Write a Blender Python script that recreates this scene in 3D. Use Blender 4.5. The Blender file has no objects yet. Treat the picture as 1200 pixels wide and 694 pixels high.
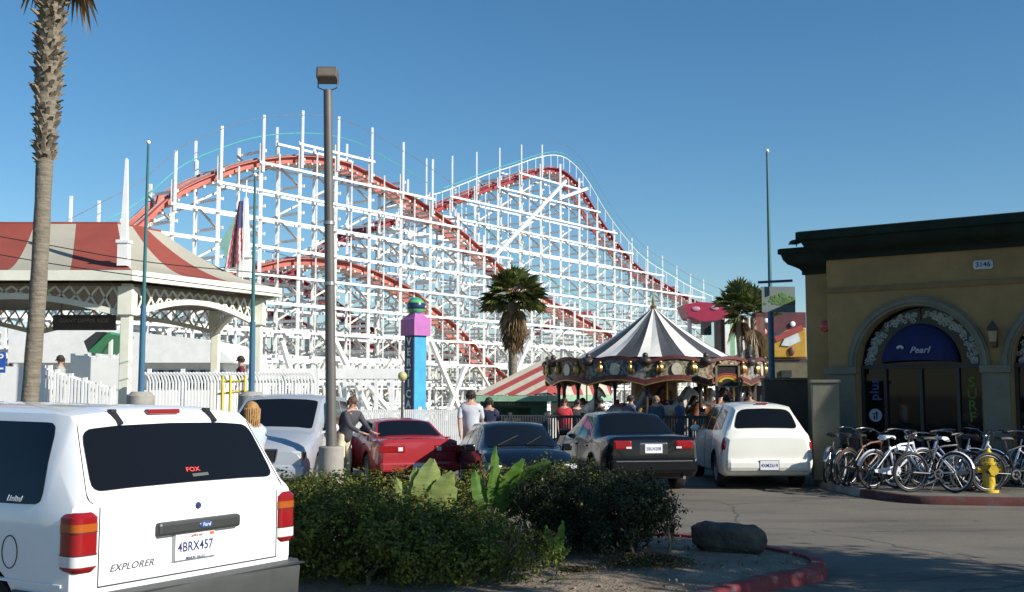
import bpy, bmesh, math, random
from mathutils import Vector as V, Matrix, Euler, noise as mnoise
R=math.radians; PI=math.pi
random.seed(7)
sc=bpy.context.scene; col=sc.collection
# ---------- camera model
CH=1.8; F=1287.0; PIT=R(5.0)
def ray(px,py):
    u=(px-600)/F; v=(347-py)/F
    a=math.cos(PIT)-v*math.sin(PIT)
    return u/a, (math.sin(PIT)+v*math.cos(PIT))/a
def at(px,py,D):
    x,z=ray(px,py); return V((x*D,D,CH+z*D))
def gx(px,D): return (px-600)/F*D
cd=bpy.data.cameras.new('camera'); cam=bpy.data.objects.new('camera',cd); col.objects.link(cam)
cam.location=(0,0,CH); cam.rotation_euler=(R(95),0,0); cd.sensor_width=36; cd.lens=36*F/1200; cd.clip_end=3000; cd.clip_start=.05
sc.camera=cam
# ---------- materials
def mat(name,c,rough=.6,metal=0,var=.12,scale=3.0,bump=0,bscale=40,coat=0,emit=0,c2=None,spec=.5,trans=0,det=4,lo=.35,hi=.65,stretch=None):
    m=bpy.data.materials.new(name); m.use_nodes=True; nt=m.node_tree; N=nt.nodes; L=nt.links
    b=N['Principled BSDF']; b.inputs['Roughness'].default_value=rough; b.inputs['Metallic'].default_value=metal
    b.inputs['Coat Weight'].default_value=coat; b.inputs['Coat Roughness'].default_value=.05
    b.inputs['Specular IOR Level'].default_value=spec
    b.inputs['Base Color'].default_value=(*c,1)
    if trans: b.inputs['Transmission Weight'].default_value=trans
    if var or c2:
        tc=N.new('ShaderNodeTexCoord'); nz=N.new('ShaderNodeTexNoise'); nz.inputs['Scale'].default_value=scale; nz.inputs['Detail'].default_value=det; nz.inputs['Roughness'].default_value=.6
        src=tc.outputs['Object']
        if stretch:
            mp=N.new('ShaderNodeMapping'); mp.inputs['Scale'].default_value=stretch; L.new(src,mp.inputs[0]); src=mp.outputs[0]
        L.new(src,nz.inputs['Vector'])
        cr=N.new('ShaderNodeValToRGB'); cr.color_ramp.elements[0].position=lo; cr.color_ramp.elements[1].position=hi
        a=c2 if c2 else tuple(max(0,x*(1-var)) for x in c); d=c if c2 else tuple(min(1,x*(1+var)) for x in c)
        cr.color_ramp.elements[0].color=(*a,1); cr.color_ramp.elements[1].color=(*d,1)
        L.new(nz.outputs['Fac'],cr.inputs[0]); L.new(cr.outputs[0],b.inputs['Base Color'])
    if bump:
        tc=N.new('ShaderNodeTexCoord'); nz=N.new('ShaderNodeTexNoise'); nz.inputs['Scale'].default_value=bscale; nz.inputs['Detail'].default_value=6
        L.new(tc.outputs['Object'],nz.inputs['Vector']); bp=N.new('ShaderNodeBump'); bp.inputs['Strength'].default_value=bump; bp.inputs['Distance'].default_value=.02
        L.new(nz.outputs['Fac'],bp.inputs['Height']); L.new(bp.outputs[0],b.inputs['Normal'])
    if emit: b.inputs['Emission Color'].default_value=(*c,1); b.inputs['Emission Strength'].default_value=emit
    return m
def leafmat(name,c1,c2,c3,rough=.5,tr=.25):
    """per-leaf colour variation by mesh island, some light coming through"""
    m=bpy.data.materials.new(name); m.use_nodes=True; nt=m.node_tree; N=nt.nodes; L=nt.links
    b=N['Principled BSDF']; b.inputs['Roughness'].default_value=rough
    g=N.new('ShaderNodeNewGeometry'); cr=N.new('ShaderNodeValToRGB'); e=cr.color_ramp.elements
    e[0].color=(*c1,1); e[1].color=(*c3,1); e[1].position=.95; k=e.new(.5); k.color=(*c2,1)
    L.new(g.outputs['Random Per Island'],cr.inputs[0]); L.new(cr.outputs[0],b.inputs['Base Color'])
    t=N.new('ShaderNodeBsdfTranslucent'); L.new(cr.outputs[0],t.inputs[0]); mx=N.new('ShaderNodeMixShader'); mx.inputs[0].default_value=tr
    L.new(b.outputs[0],mx.inputs[1]); L.new(t.outputs[0],mx.inputs[2]); L.new(mx.outputs[0],N['Material Output'].inputs[0])
    return m
# ---------- mesh builder
class MB:
    def __init__(s): s.v=[]; s.f=[]; s.m=[]
    def add(s,vs,fs,mi=0):
        o=len(s.v); s.v+= [tuple(p) for p in vs]; s.f+=[tuple(i+o for i in f) for f in fs]; s.m+=[mi]*len(fs); return s
    def box(s,c,d,rz=0,mi=0,M=None):
        x,y,z=d[0]/2,d[1]/2,d[2]/2; c=V(c); q=M if M else Matrix.Rotation(rz,3,'Z')
        vs=[c+q@V((a*x,b*y,e*z)) for e in(-1,1) for a,b in((-1,-1),(1,-1),(1,1),(-1,1))]
        return s.add(vs,[(3,2,1,0),(4,5,6,7),(0,1,5,4),(1,2,6,5),(2,3,7,6),(3,0,4,7)],mi)
    def bbox(s,a,b,mi=0): return s.box([(a[i]+b[i])/2 for i in range(3)],[abs(b[i]-a[i]) for i in range(3)],0,mi)
    def beam(s,p,q,w,h,up=(0,0,1),mi=0):
        p=V(p);q=V(q); d=(q-p); L=d.length
        if L<1e-6: return s
        d/=L; up=V(up)
        if abs(d.dot(up))>.98: up=V((1,0,0)) if abs(d.x)<.9 else V((0,1,0))
        r=d.cross(up).normalized(); u=r.cross(d)
        vs=[p+r*a*w/2+u*b*h/2+d*(L*e) for e in(0,1) for a,b in((-1,-1),(1,-1),(1,1),(-1,1))]
        return s.add(vs,[(3,2,1,0),(4,5,6,7),(0,1,5,4),(1,2,6,5),(2,3,7,6),(3,0,4,7)],mi)
    def tube(s,pts,rs,n=8,mi=0,caps=True,closed=False):
        pts=[V(p) for p in pts]
        if not hasattr(rs,'__len__'): rs=[rs]*len(pts)
        K=len(pts); vs=[]; ref=None
        for i,p in enumerate(pts):
            a=pts[(i-1)%K] if (i>0 or closed) else pts[0]; b=pts[(i+1)%K] if (i<K-1 or closed) else pts[-1]
            d=(b-a).normalized()
            if ref is None: ref=V((0,0,1)) if abs(d.z)<.9 else V((1,0,0))
            r=d.cross(ref).normalized(); u=r.cross(d).normalized(); ref=u
            for k in range(n):
                t=2*PI*k/n; vs.append(p+(r*math.cos(t)+u*math.sin(t))*rs[i])
        fs=[]
        for i in range(K if closed else K-1):
            j=(i+1)%K
            for k in range(n): fs.append((i*n+k,i*n+(k+1)%n,j*n+(k+1)%n,j*n+k))
        if caps and not closed: fs.append(tuple(range(n-1,-1,-1))); fs.append(tuple((K-1)*n+k for k in range(n)))
        return s.add(vs,fs,mi)
    def lathe(s,prof,n=24,c=(0,0,0),M=None,mi=0,a0=0,a1=2*PI):
        """prof: (r,z) list about z"""
        c=V(c); full=abs(a1-a0-2*PI)<1e-6; nn=n if full else n+1; vs=[]
        for r,z in prof:
            for k in range(nn):
                t=a0+(a1-a0)*k/n; p=V((r*math.cos(t),r*math.sin(t),z)); vs.append(c+(M@p if M else p))
        fs=[]
        for i in range(len(prof)-1):
            for k in range(n):
                k2=(k+1)%nn; fs.append((i*nn+k,i*nn+k2,(i+1)*nn+k2,(i+1)*nn+k))
        return s.add(vs,fs,mi)
    def ball(s,c,r,n=12,m=8,sc=(1,1,1),mi=0,M=None):
        prof=[(max(1e-4,math.sin(PI*i/m))*1,-math.cos(PI*i/m)) for i in range(m+1)]
        vs=[];c=V(c)
        for a,z in prof:
            for k in range(n):
                t=2*PI*k/n; p=V((a*math.cos(t)*r*sc[0],a*math.sin(t)*r*sc[1],z*r*sc[2])); vs.append(c+(M@p if M else p))
        return s.add(vs,[(i*n+k,i*n+(k+1)%n,(i+1)*n+(k+1)%n,(i+1)*n+k) for i in range(m) for k in range(n)],mi)
    def prism(s,poly,z0,z1,mi=0):
        n=len(poly); a=sum(poly[i][0]*poly[(i+1)%n][1]-poly[(i+1)%n][0]*poly[i][1] for i in range(n))
        if a<0: poly=poly[::-1]
        vs=[(x,y,z0) for x,y in poly]+[(x,y,z1) for x,y in poly]
        return s.add(vs,[tuple(range(n-1,-1,-1)),tuple(range(n,2*n))]+[(i,(i+1)%n,n+(i+1)%n,n+i) for i in range(n)],mi)
    def ext(s,poly,O,A,B,Nn,d,mi=0):
        """extrude 2d poly in frame O + a*A + b*B, thickness d along Nn"""
        O,A,B,Nn=V(O),V(A),V(B),V(Nn); n=len(poly)
        vs=[O+A*a+B*b for a,b in poly]+[O+A*a+B*b+Nn*d for a,b in poly]
        return s.add(vs,[tuple(range(n-1,-1,-1)),tuple(range(n,2*n))]+[(i,(i+1)%n,n+(i+1)%n,n+i) for i in range(n)],mi)
    def build(s,name,m,parent=None,smooth=False,ang=35,world=True,bevel=0,sub=0):
        me=bpy.data.meshes.new(name)
        off=V(parent['_o']) if (parent is not None and world and '_o' in parent) else V((0,0,0))
        me.from_pydata([V(p)-off for p in s.v],[],s.f); me.update()
        for q in (m if isinstance(m,(list,tuple)) else [m]): me.materials.append(q)
        if any(s.m): me.polygons.foreach_set('material_index',s.m)
        if smooth: me.polygons.foreach_set('use_smooth',[True]*len(me.polygons)); me.set_sharp_from_angle(angle=R(ang))
        o=bpy.data.objects.new(name,me); col.objects.link(o)
        if parent is not None: o.parent=parent
        if parent is not None and '_o' in parent and world: o['_o']=parent['_o']
        if bevel:
            b=o.modifiers.new('bevel','BEVEL'); b.width=bevel; b.segments=2; b.limit_method='ANGLE'; b.angle_limit=R(40)
        return o
def tag(o,label=None,cat=None,group=None,kind=None):
    if label: o['label']=label
    if cat: o['category']=cat
    if group: o['group']=group
    if kind: o['kind']=kind
    return o
def thing(name,loc,label,cat,group=None,rz=0,world=True):
    o=bpy.data.objects.new(name,None); col.objects.link(o); o.location=loc; o.rotation_euler=(0,0,rz); o.empty_display_size=.2
    if world: o['_o']=tuple(loc)
    return tag(o,label,cat,group)
def kids(o): return [c for c in bpy.data.objects if c.parent==o]
def copy_tree(o,parent=None):
    c=o.copy(); col.objects.link(c)
    if parent is not None: c.parent=parent
    for ch in kids(o): copy_tree(ch,c)
    return c
def bake(o):
    """apply modifiers"""
    dg=bpy.context.evaluated_depsgraph_get(); dg.update()
    me=bpy.data.meshes.new_from_object(o.evaluated_get(dg)); o.modifiers.clear(); o.data=me; return o
def text(name,s,size,m,O,A,B,parent=None,ext=.004,shear=0,align='CENTER',world=True,sx=1):
    """lettering in the plane spanned by A (right) and B (up)"""
    cu=bpy.data.curves.new(name,'FONT'); cu.body=s; cu.size=size; cu.extrude=ext; cu.align_x=align; cu.align_y='CENTER'; cu.shear=shear; cu.space_character=1.05
    cu.offset=size*.015
    t=bpy.data.objects.new(name,cu); col.objects.link(t)
    bpy.context.view_layer.update(); dg=bpy.context.evaluated_depsgraph_get()
    me=bpy.data.meshes.new_from_object(t.evaluated_get(dg)); bpy.data.objects.remove(t)
    A=V(A).normalized(); B=V(B).normalized(); N=A.cross(B); off=V(parent['_o']) if (parent is not None and world and '_o' in parent) else V((0,0,0))
    O=V(O)-off
    for v in me.vertices:
        p=v.co; v.co=O+A*p.x*sx+B*p.y+N*p.z
    me.materials.clear(); me.materials.append(m)
    o=bpy.data.objects.new(name,me); col.objects.link(o)
    if parent is not None:
        o.parent=parent
        if '_o' in parent and world: o['_o']=parent['_o']
    return o
def lerp(a,b,t): return a+(b-a)*t
def interp(pts,x):
    if x<=pts[0][0]: return pts[0][1]
    for (a,b),(c,d) in zip(pts,pts[1:]):
        if x<=c: return b+(d-b)*(x-a)/(c-a)
    return pts[-1][1]
def catmull(P,n=6):
    P=[V(p) for p in P]; out=[]
    for i in range(len(P)-1):
        p0=P[max(0,i-1)];p1=P[i];p2=P[i+1];p3=P[min(len(P)-1,i+2)]
        for k in range(n):
            t=k/n; out.append(.5*((2*p1)+(p2-p0)*t+(2*p0-5*p1+4*p2-p3)*t*t+(3*p1-p0-3*p2+p3)*t**3))
    out.append(P[-1]); return out
# ---------- light
SUN=V((.88,-.475,0)).normalized(); EL=R(28)
w=bpy.data.worlds.new('World'); sc.world=w; w.use_nodes=True; nt=w.node_tree
bg=nt.nodes['Background']; sky=nt.nodes.new('ShaderNodeTexSky'); sky.sky_type='NISHITA'; sky.sun_disc=False; sky.sun_elevation=EL
sky.sun_rotation=math.atan2(SUN.x,SUN.y); sky.altitude=0; sky.air_density=1.0; sky.dust_density=.15; sky.ozone_density=4
hs=nt.nodes.new('ShaderNodeHueSaturation'); hs.inputs['Saturation'].default_value=1.18; hs.inputs['Value'].default_value=1.2; hs.inputs['Hue'].default_value=.494; nt.links.new(sky.outputs[0],hs.inputs['Color']); nt.links.new(hs.outputs[0],bg.inputs[0]); bg.inputs[1].default_value=.075
sl=bpy.data.lights.new('sun','SUN'); sl.energy=4.9; sl.angle=R(.5); sl.color=(1,.95,.86)
so=bpy.data.objects.new('sun',sl); col.objects.link(so)
sd=V((SUN.x*math.cos(EL),SUN.y*math.cos(EL),math.sin(EL))); so.rotation_euler=sd.to_track_quat('Z','Y').to_euler()
vs=sc.view_settings; vs.view_transform='Standard'; vs.look='None'; vs.gamma=1; vs.exposure=0.42; vs.use_curve_mapping=False
sc.cycles.max_bounces=6
# ---------- shared materials
WHITE=mat('white_paint',(.80,.80,.78),.5,var=.06,scale=1.5)
WHITE2=mat('weathered_white_timber',(.80,.80,.78),.6,c2=(.62,.61,.57),scale=2.2,lo=.3,hi=.5)
BLACK=mat('black_plastic',(.02,.02,.022),.5,var=.2)
RUBBER=mat('tyre_rubber',(.02,.02,.02),.8,var=.2)
CHROME=mat('chrome',(.7,.7,.72),.15,metal=1,var=0)
STEEL=mat('galvanised_steel',(.35,.36,.37),.4,metal=.6,var=.2)
GLASS=mat('dark_window_glass',(.006,.007,.009),.06,var=0,spec=.28)
SEAM=mat('seam_shadow_gap',(.03,.03,.03),.8,var=0)
REDL=mat('red_lamp_lens',(.25,.008,.010),.12,var=.1,coat=.6)
AMB=mat('amber_lamp_lens',(.36,.085,.010),.15,var=.1,coat=.5)
CLR=mat('clear_lamp_lens',(.65,.65,.66),.1,var=.1,coat=.8)
PLATE=mat('licence_plate_white',(.75,.76,.78),.4,var=.04)
NAVY=mat('plate_navy_ink',(.02,.03,.12),.5,var=0)
SKIN=mat('skin',(.48,.27,.19),.55,var=.08)
CONC=mat('concrete',(.36,.34,.30),.85,c2=(.25,.235,.21),scale=3,bump=.4,bscale=60)
# ================= SETTING =================
asph=mat('worn_asphalt',(.18,.155,.12),.88,c2=(.125,.108,.085),scale=.55,bump=.5,bscale=90,det=9,lo=.3,hi=.7)
nt=asph.node_tree; N=nt.nodes; L=nt.links; bs=N['Principled BSDF']; base=bs.inputs['Base Color'].links[0].from_socket
tc=N.new('ShaderNodeTexCoord')
def mul(fac_src,colv,prev):
    mx=N.new('ShaderNodeMix'); mx.data_type='RGBA'; L.new(fac_src,mx.inputs[0]); L.new(prev,mx.inputs[6]); mx.inputs[7].default_value=(*colv,1); return mx.outputs[2]
n1=N.new('ShaderNodeTexNoise'); n1.inputs['Scale'].default_value=130; n1.inputs['Detail'].default_value=3; L.new(tc.outputs['Object'],n1.inputs[0])
r1=N.new('ShaderNodeValToRGB'); r1.color_ramp.elements[0].position=.55; r1.color_ramp.elements[1].position=.7; L.new(n1.outputs[0],r1.inputs[0])
c1=mul(r1.outputs[0],(.25,.235,.205),base)
mp=N.new('ShaderNodeMapping'); mp.inputs['Scale'].default_value=(.35,1.6,1); mp.inputs['Rotation'].default_value=(0,0,R(6)); L.new(tc.outputs['Object'],mp.inputs[0])
n2=N.new('ShaderNodeTexNoise'); n2.inputs['Scale'].default_value=.9; n2.inputs['Detail'].default_value=6; L.new(mp.outputs[0],n2.inputs[0])
r2=N.new('ShaderNodeValToRGB'); r2.color_ramp.elements[0].position=.5; r2.color_ramp.elements[1].position=.72; r2.color_ramp.elements[1].color=(.6,.6,.6,1); L.new(n2.outputs[0],r2.inputs[0])
c2=mul(r2.outputs[0],(.055,.05,.047),c1)
n3=N.new('ShaderNodeTexVoronoi'); n3.feature='DISTANCE_TO_EDGE'; n3.inputs['Scale'].default_value=.33
nd=N.new('ShaderNodeTexNoise'); nd.inputs['Scale'].default_value=1.5; L.new(tc.outputs['Object'],nd.inputs[0])
mxv=N.new('ShaderNodeMix'); mxv.data_type='VECTOR'; mxv.inputs[0].default_value=.25; L.new(tc.outputs['Object'],mxv.inputs[4]); L.new(nd.outputs['Color'],mxv.inputs[5]); L.new(mxv.outputs[1],n3.inputs[0])
r3=N.new('ShaderNodeValToRGB'); r3.color_ramp.elements[0].position=.0; r3.color_ramp.elements[0].color=(.8,.8,.8,1); r3.color_ramp.elements[1].position=.006; r3.color_ramp.elements[1].color=(0,0,0,1); L.new(n3.outputs['Distance'],r3.inputs[0])
n4=N.new('ShaderNodeTexNoise'); n4.inputs['Scale'].default_value=1.9; n4.inputs['Detail'].default_value=3; L.new(tc.outputs['Object'],n4.inputs[0])
r4=N.new('ShaderNodeValToRGB'); r4.color_ramp.elements[0].position=.66; r4.color_ramp.elements[1].position=.74; r4.color_ramp.elements[1].color=(.75,.75,.75,1); L.new(n4.outputs[0],r4.inputs[0]); c2=mul(r4.outputs[0],(.035,.032,.03),c2)
c3=mul(r3.outputs[0],(.03,.028,.026),c2); L.new(c3,bs.inputs['Base Color'])
m=MB(); m.add([(-900,-300,0),(900,-300,0),(900,1600,0),(-900,1600,0)],[(0,1,2,3)])
tag(m.build('ground',mat('far_ground',(.22,.20,.16),.9,var=.2,scale=.05)),kind='structure')
m=MB(); m.add([(-60,-20,.004),(60,-20,.004),(60,27.5,.004),(-60,27.5,.004)],[(0,1,2,3)])
tag(m.build('road',asph),kind='structure')
# promenade / park paving behind the parked cars
m=MB(); m.add([(-60,27.5,.008),(60,27.5,.008),(60,60,.008),(-60,60,.008)],[(0,1,2,3)])
tag(m.build('path',CONC),kind='structure')
# parking kerb between cars and park
RED=mat('faded_red_kerb_paint',(.24,.028,.026),.7,c2=(.13,.11,.10),scale=6,lo=.36,hi=.46,bump=.3)
def kerb(name,pts,w=.15,h=.13,mats=None,closed=False,seg=None):
    m=MB(); n=len(pts); L_=[]; P=[V((*p,0)) for p in pts]
    for i in range(n):
        a=P[max(0,i-1)];b=P[min(n-1,i+1)]; d=(b-a).normalized(); nn=V((-d.y,d.x,0)); L_.append((P[i],P[i]+nn*w))
    vs=[];
    for a,b in L_:
        vs+=[(a.x,a.y,0),(lerp(a.x,b.x,.12),lerp(a.y,b.y,.12),h-.02),(lerp(a.x,b.x,.28),lerp(a.y,b.y,.28),h),(b.x,b.y,h),(b.x,b.y,0)]
    fs=[(i*5+k,(i+1)*5+k,(i+1)*5+k+1,i*5+k+1) for i in range(n-1) for k in range(4)]
    m.add(vs,fs); fi=[]
    if seg: m.m=[ (1 if seg(i) else 0) for i in range(n-1) for k in range(4)]
    return m.build(name,mats or [CONC],smooth=True,ang=50)
# ---- planter island
tip=[(-3.2,8.3),(-1.0,8.55),(.5,8.75),(1.3,9.0),(1.85,9.55),(2.35,10.15),(2.9,10.6),(3.13,11.1),(3.12,11.6),(2.85,12.2),(2.45,12.9),(1.9,13.3),(1.0,13.5),(-2,13.9),(-5.6,14.4)]
tp=[(p.x,p.y) for p in catmull([(a,b,0) for a,b in tip],5)]
kb=kerb('kerb',tp,mats=[CONC,RED],seg=lambda i:15<i<64); tag(kb,kind='structure')
inner=[]
for i,p in enumerate(tp):
    a=V(tp[max(0,i-1)]);b=V(tp[min(len(tp)-1,i+1)]); d=(b-a).normalized(); inner.append((p[0]-d.y*.15,p[1]+d.x*.15))
soil=mat('dry_sandy_soil',(.30,.24,.17),.95,c2=(.17,.13,.09),scale=2.2,bump=.9,bscale=35,det=8)
m=MB(); cx,cy=-1.0,11.2; vs=[]; rings=14; n=len(inner)
for r in range(rings+1):
    f=r/rings
    for (x,y) in inner:
        X=lerp(x,cx,f);Y=lerp(y,cy,f); z=.10+.05*min(1,f*3)+ (.05*mnoise.noise(V((X*1.7,Y*1.7,0)))+.02*mnoise.noise(V((X*7,Y*7,3))))*min(1,f*4)
        vs.append((X,Y,z))
fs=[(r*n+i,r*n+i+1,(r+1)*n+i+1,(r+1)*n+i) for r in range(rings) for i in range(n-1)]
fs+= [(r*n+n-1,r*n,(r+1)*n,(r+1)*n+n-1) for r in range(rings)]
m.add(vs,fs); tag(m.build('planting_bed_soil',soil,smooth=True,ang=180),kind='structure')
m=MB()
for k in range(420):
    t=random.random(); i=random.randrange(n); f=random.random()**.7*.8; x,y=inner[i]; X=lerp(x,cx,f);Y=lerp(y,cy,f)
    if X<-.5 and Y<13: 
        if random.random()<.6: continue
    r=random.uniform(.006,.02); M=Euler((random.random()*3,random.random()*3,0)).to_matrix()
    m.ball((X,Y,.14+.03*mnoise.noise(V((X*2,Y*2,0)))),r,5,3,(1,1.4,.7),0,M)
tag(m.build('pebbles',mat('grey_pebbles',(.26,.21,.16),.9,var=.4,scale=9)),'scattered small stones on the dry planter soil','pebbles',kind='stuff')
# boulder
def boulder():
    bm=bmesh.new(); bmesh.ops.create_icosphere(bm,subdivisions=4,radius=1)
    for v in bm.verts:
        p=v.co.copy(); q=V((abs(p.x)**.62*(1 if p.x>0 else -1),abs(p.y)**.75*(1 if p.y>0 else -1),abs(p.z)**.6*(1 if p.z>0 else -1)))
        k=1+.16*mnoise.noise(p*1.4+V((3,1,2)))+.09*mnoise.noise(p*3.3)+.035*mnoise.noise(p*9)
        v.co=V((q.x*.36*k,q.y*.22*k,q.z*.165*k-(.03 if p.x<-.5 else 0)*0))
    me=bpy.data.meshes.new('boulder'); bm.to_mesh(me); me.polygons.foreach_set('use_smooth',[True]*len(me.polygons))
    me.materials.append(mat('dark_grey_rock',(.11,.095,.075),.95,c2=(.05,.043,.035),scale=5,bump=1,bscale=25,det=9))
    o=bpy.data.objects.new('boulder',me); col.objects.link(o); o.location=(2.27,11.75,.27); o.rotation_euler=(0,R(3),R(-4)); return o
tag(boulder(),'long rounded dark grey boulder lying on the tip of the planter','boulder')
# ---- sidewalk along the shop
sw=[(13,16.2),(9.5,17.0),(8.2,17.5),(7.2,17.7),(6.45,18.0),(6.0,19.2),(5.85,21.0),(5.8,23),(5.8,27.4)]
sp=[(p.x,p.y) for p in catmull([(a,b,0) for a,b in sw],5)]
kb=kerb('kerb',sp[::-1],w=.15,h=.13,mats=[CONC,mat('shade_toned_worn_red_kerb_paint',(.085,.018,.016),.8,c2=(.06,.05,.045),scale=6,lo=.36,hi=.5,bump=.3)],seg=lambda i:i>14); tag(kb,kind='structure')  # worn red darkened in its colour for the shade along this kerb
ins=[]
for i,p in enumerate(sp):
    a=V(sp[max(0,i-1)]);b=V(sp[min(len(sp)-1,i+1)]); d=(b-a).normalized(); ins.append((p[0]+d.y*.15,p[1]-d.x*.15))
walk=mat('stained_pavement_concrete',(.19,.17,.14),.85,c2=(.11,.10,.085),scale=1.3,bump=.3,bscale=80,det=8)
m=MB(); m.prism(ins+[(30,27.4),(30,12)],.0,.13); tag(m.build('pavement',walk),kind='structure')
# far scenery beyond: low hill of ground cover
# ================= SHOP BUILDING =================
FO=V((6.42,22.3,0)); FA=V((.805,-.593,0)).normalized(); FN=V((FA.y,-FA.x,0)) # outward normal faces left & camera
if FN.y>0: FN=-FN
UP=V((0,0,1))
def fp(s,z,o=0): return FO+FA*s+UP*z+FN*o
stucco=mat('ochre_stucco',(.34,.235,.10),.92,c2=(.24,.165,.072),scale=1.1,bump=.5,bscale=120,det=7)
stone=mat('grey_green_cast_stone',(.17,.17,.13),.85,c2=(.125,.125,.095),scale=2,bump=.3)
corn=mat('dark_green_cornice_paint',(.012,.022,.016),.8,var=.2,spec=.2)
bld=thing('shop_building',fp(0,.13),'ochre stucco shop with dark green cornice and arched shopfronts behind the bicycle row','building')
def wallpoly(s0,s1,z0,z1,holes,o,th,name='wall',m_=stucco,par=bld):
    """wall with arched openings: columns strips"""
    m=MB(); xs=sorted(set([s0,s1]+[h[0]-h[1] for h in holes]+[h[0]+h[1] for h in holes])); xs=[x for x in xs if s0<=x<=s1]
    for a,b in zip(xs,xs[1:]):
        mid=(a+b)/2; H=[h for h in holes if h[0]-h[1]<mid<h[0]+h[1]]
        if not H:
            m.ext([(a,z0),(b,z0),(b,z1),(a,z1)],fp(0,0,o-th),FA,UP,FN,th)
        else:
            c,r,zs=H[0]; n=28; pts=[]
            for k in range(n+1):
                x=a+(b-a)*k/n; pts.append((x,zs+math.sqrt(max(0,r*r-(x-c)**2))))
            for (x0,za),(x1,zb) in zip(pts,pts[1:]):
                m.ext([(x0,za),(x1,zb),(x1,z1),(x0,z1)],fp(0,0,o-th),FA,UP,FN,th)
    return m.build(name,m_,par)
AC=[(1.75,1.17,2.30),(4.62,1.17,2.30),(7.49,1.17,2.3)]
wallpoly(0,9.5,.13,4.62,AC,0,.35)
m=MB(); m.ext([(-.55,.13),(0,.13),(0,4.4),(-.55,4.4)],fp(0,0,-.55),FA,UP,FN,.3); m.ext([(-.55,.13),(-.25,.13),(-.25,4.4),(-.55,4.4)],fp(0,0,-9),FA,UP,FN,8.44); m.ext([(9.2,.13),(9.5,.13),(9.5,4.6),(9.2,4.6)],fp(0,0,-9),FA,UP,FN,8.6); m.ext([(-.25,.13),(9.2,.13),(9.2,4.6),(-.25,4.6)],fp(0,0,-9),FA,UP,FN,.3)
m.build('side_wall',stucco,bld)
m=MB(); m.ext([(-.2,4.66),(9.3,4.66),(9.3,4.76),(-.2,4.76)],fp(0,0,-8.9),FA,UP,FN,8.6); m.build('roof',mat('grey_roof_felt',(.12,.12,.12),.9),bld)
def moulding(prof,s0,s1,name,m_,o=0,ret=None):
    """profile (out,z) swept along facade, with returns"""
    m=MB(); P=[]
    for u,z in prof: P.append((u,z))
    n=len(P); vs=[fp(s0-(u if ret else 0),z,o+u) for u,z in P]+[fp(s1+(u if ret==2 else 0),z,o+u) for u,z in P]
    fs=[(i,i+1,n+i+1,n+i) for i in range(n-1)]
    k=len(vs); vs+= [fp(s0-(u if ret else 0),z,-(8.9)) for u,z in P]
    fs+=[(k+i,k+i+1,i+1,i) for i in range(n-1)]
    vs+= [fp(s0+.5,P[-1][1],-.6),fp(s1,P[-1][1],-.6)]; q=len(vs)
    fs.append((n-1,q-2,q-1,2*n-1)); 
    m.add(vs,fs); return m.build(name,m_,bld,smooth=True,ang=30)
cp=[(0,4.50),(.06,4.50),(.06,4.58),(.10,4.62),(.16,4.66),(.26,4.70),(.34,4.78),(.38,4.86),(.38,4.90),(.46,4.90),(.46,5.06),(.42,5.08),(.0,5.10)]
moulding([(u,z-.02) for u,z in cp],0,9.5,'cornice',corn,0,1)
cp2=[(0,4.22),(.05,4.22),(.05,4.29),(.09,4.34),(.16,4.38),(.27,4.43),(.34,4.52),(.37,4.62),(.37,4.64),(.42,4.64),(.42,4.74),(.38,4.76),(0,4.77)]
moulding([(u,z+.02) for u,z in cp2],-.55,0.0,'cornice',corn,-.25,1)
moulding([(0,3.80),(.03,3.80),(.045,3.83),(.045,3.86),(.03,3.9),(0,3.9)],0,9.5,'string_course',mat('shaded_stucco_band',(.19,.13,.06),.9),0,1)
def archring(c,r0,r1,zs,o0,o1,name,m_,par=bld):
    m=MB(); n=32
    for k in range(n):
        a=PI*k/n; b=PI*(k+1)/n
        q=[(c-r0*math.cos(a),zs+r0*math.sin(a)),(c-r1*math.cos(a),zs+r1*math.sin(a)),(c-r1*math.cos(b),zs+r1*math.sin(b)),(c-r0*math.cos(b),zs+r0*math.sin(b))]
        m.ext(q,fp(0,0,o0),FA,UP,FN,o1-o0)
    return m.build(name,m_,par)
FLW=mat('pale_blossom_decal',(.5,.55,.52),.8,c2=(.16,.22,.21),scale=22)
AWN=mat('blue_awning_canvas',(.006,.013,.075),.9,var=.25)
FRM=mat('dark_bronze_frame',(.03,.028,.026),.5)
SHOPG=mat('shop_glass',(.007,.009,.009),.04,var=0,spec=.22)
GRN=mat('lime_green_lettering',(.09,.19,.02),.8,var=.2); PUR=mat('violet_lettering',(.09,.10,.24),.7)
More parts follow.
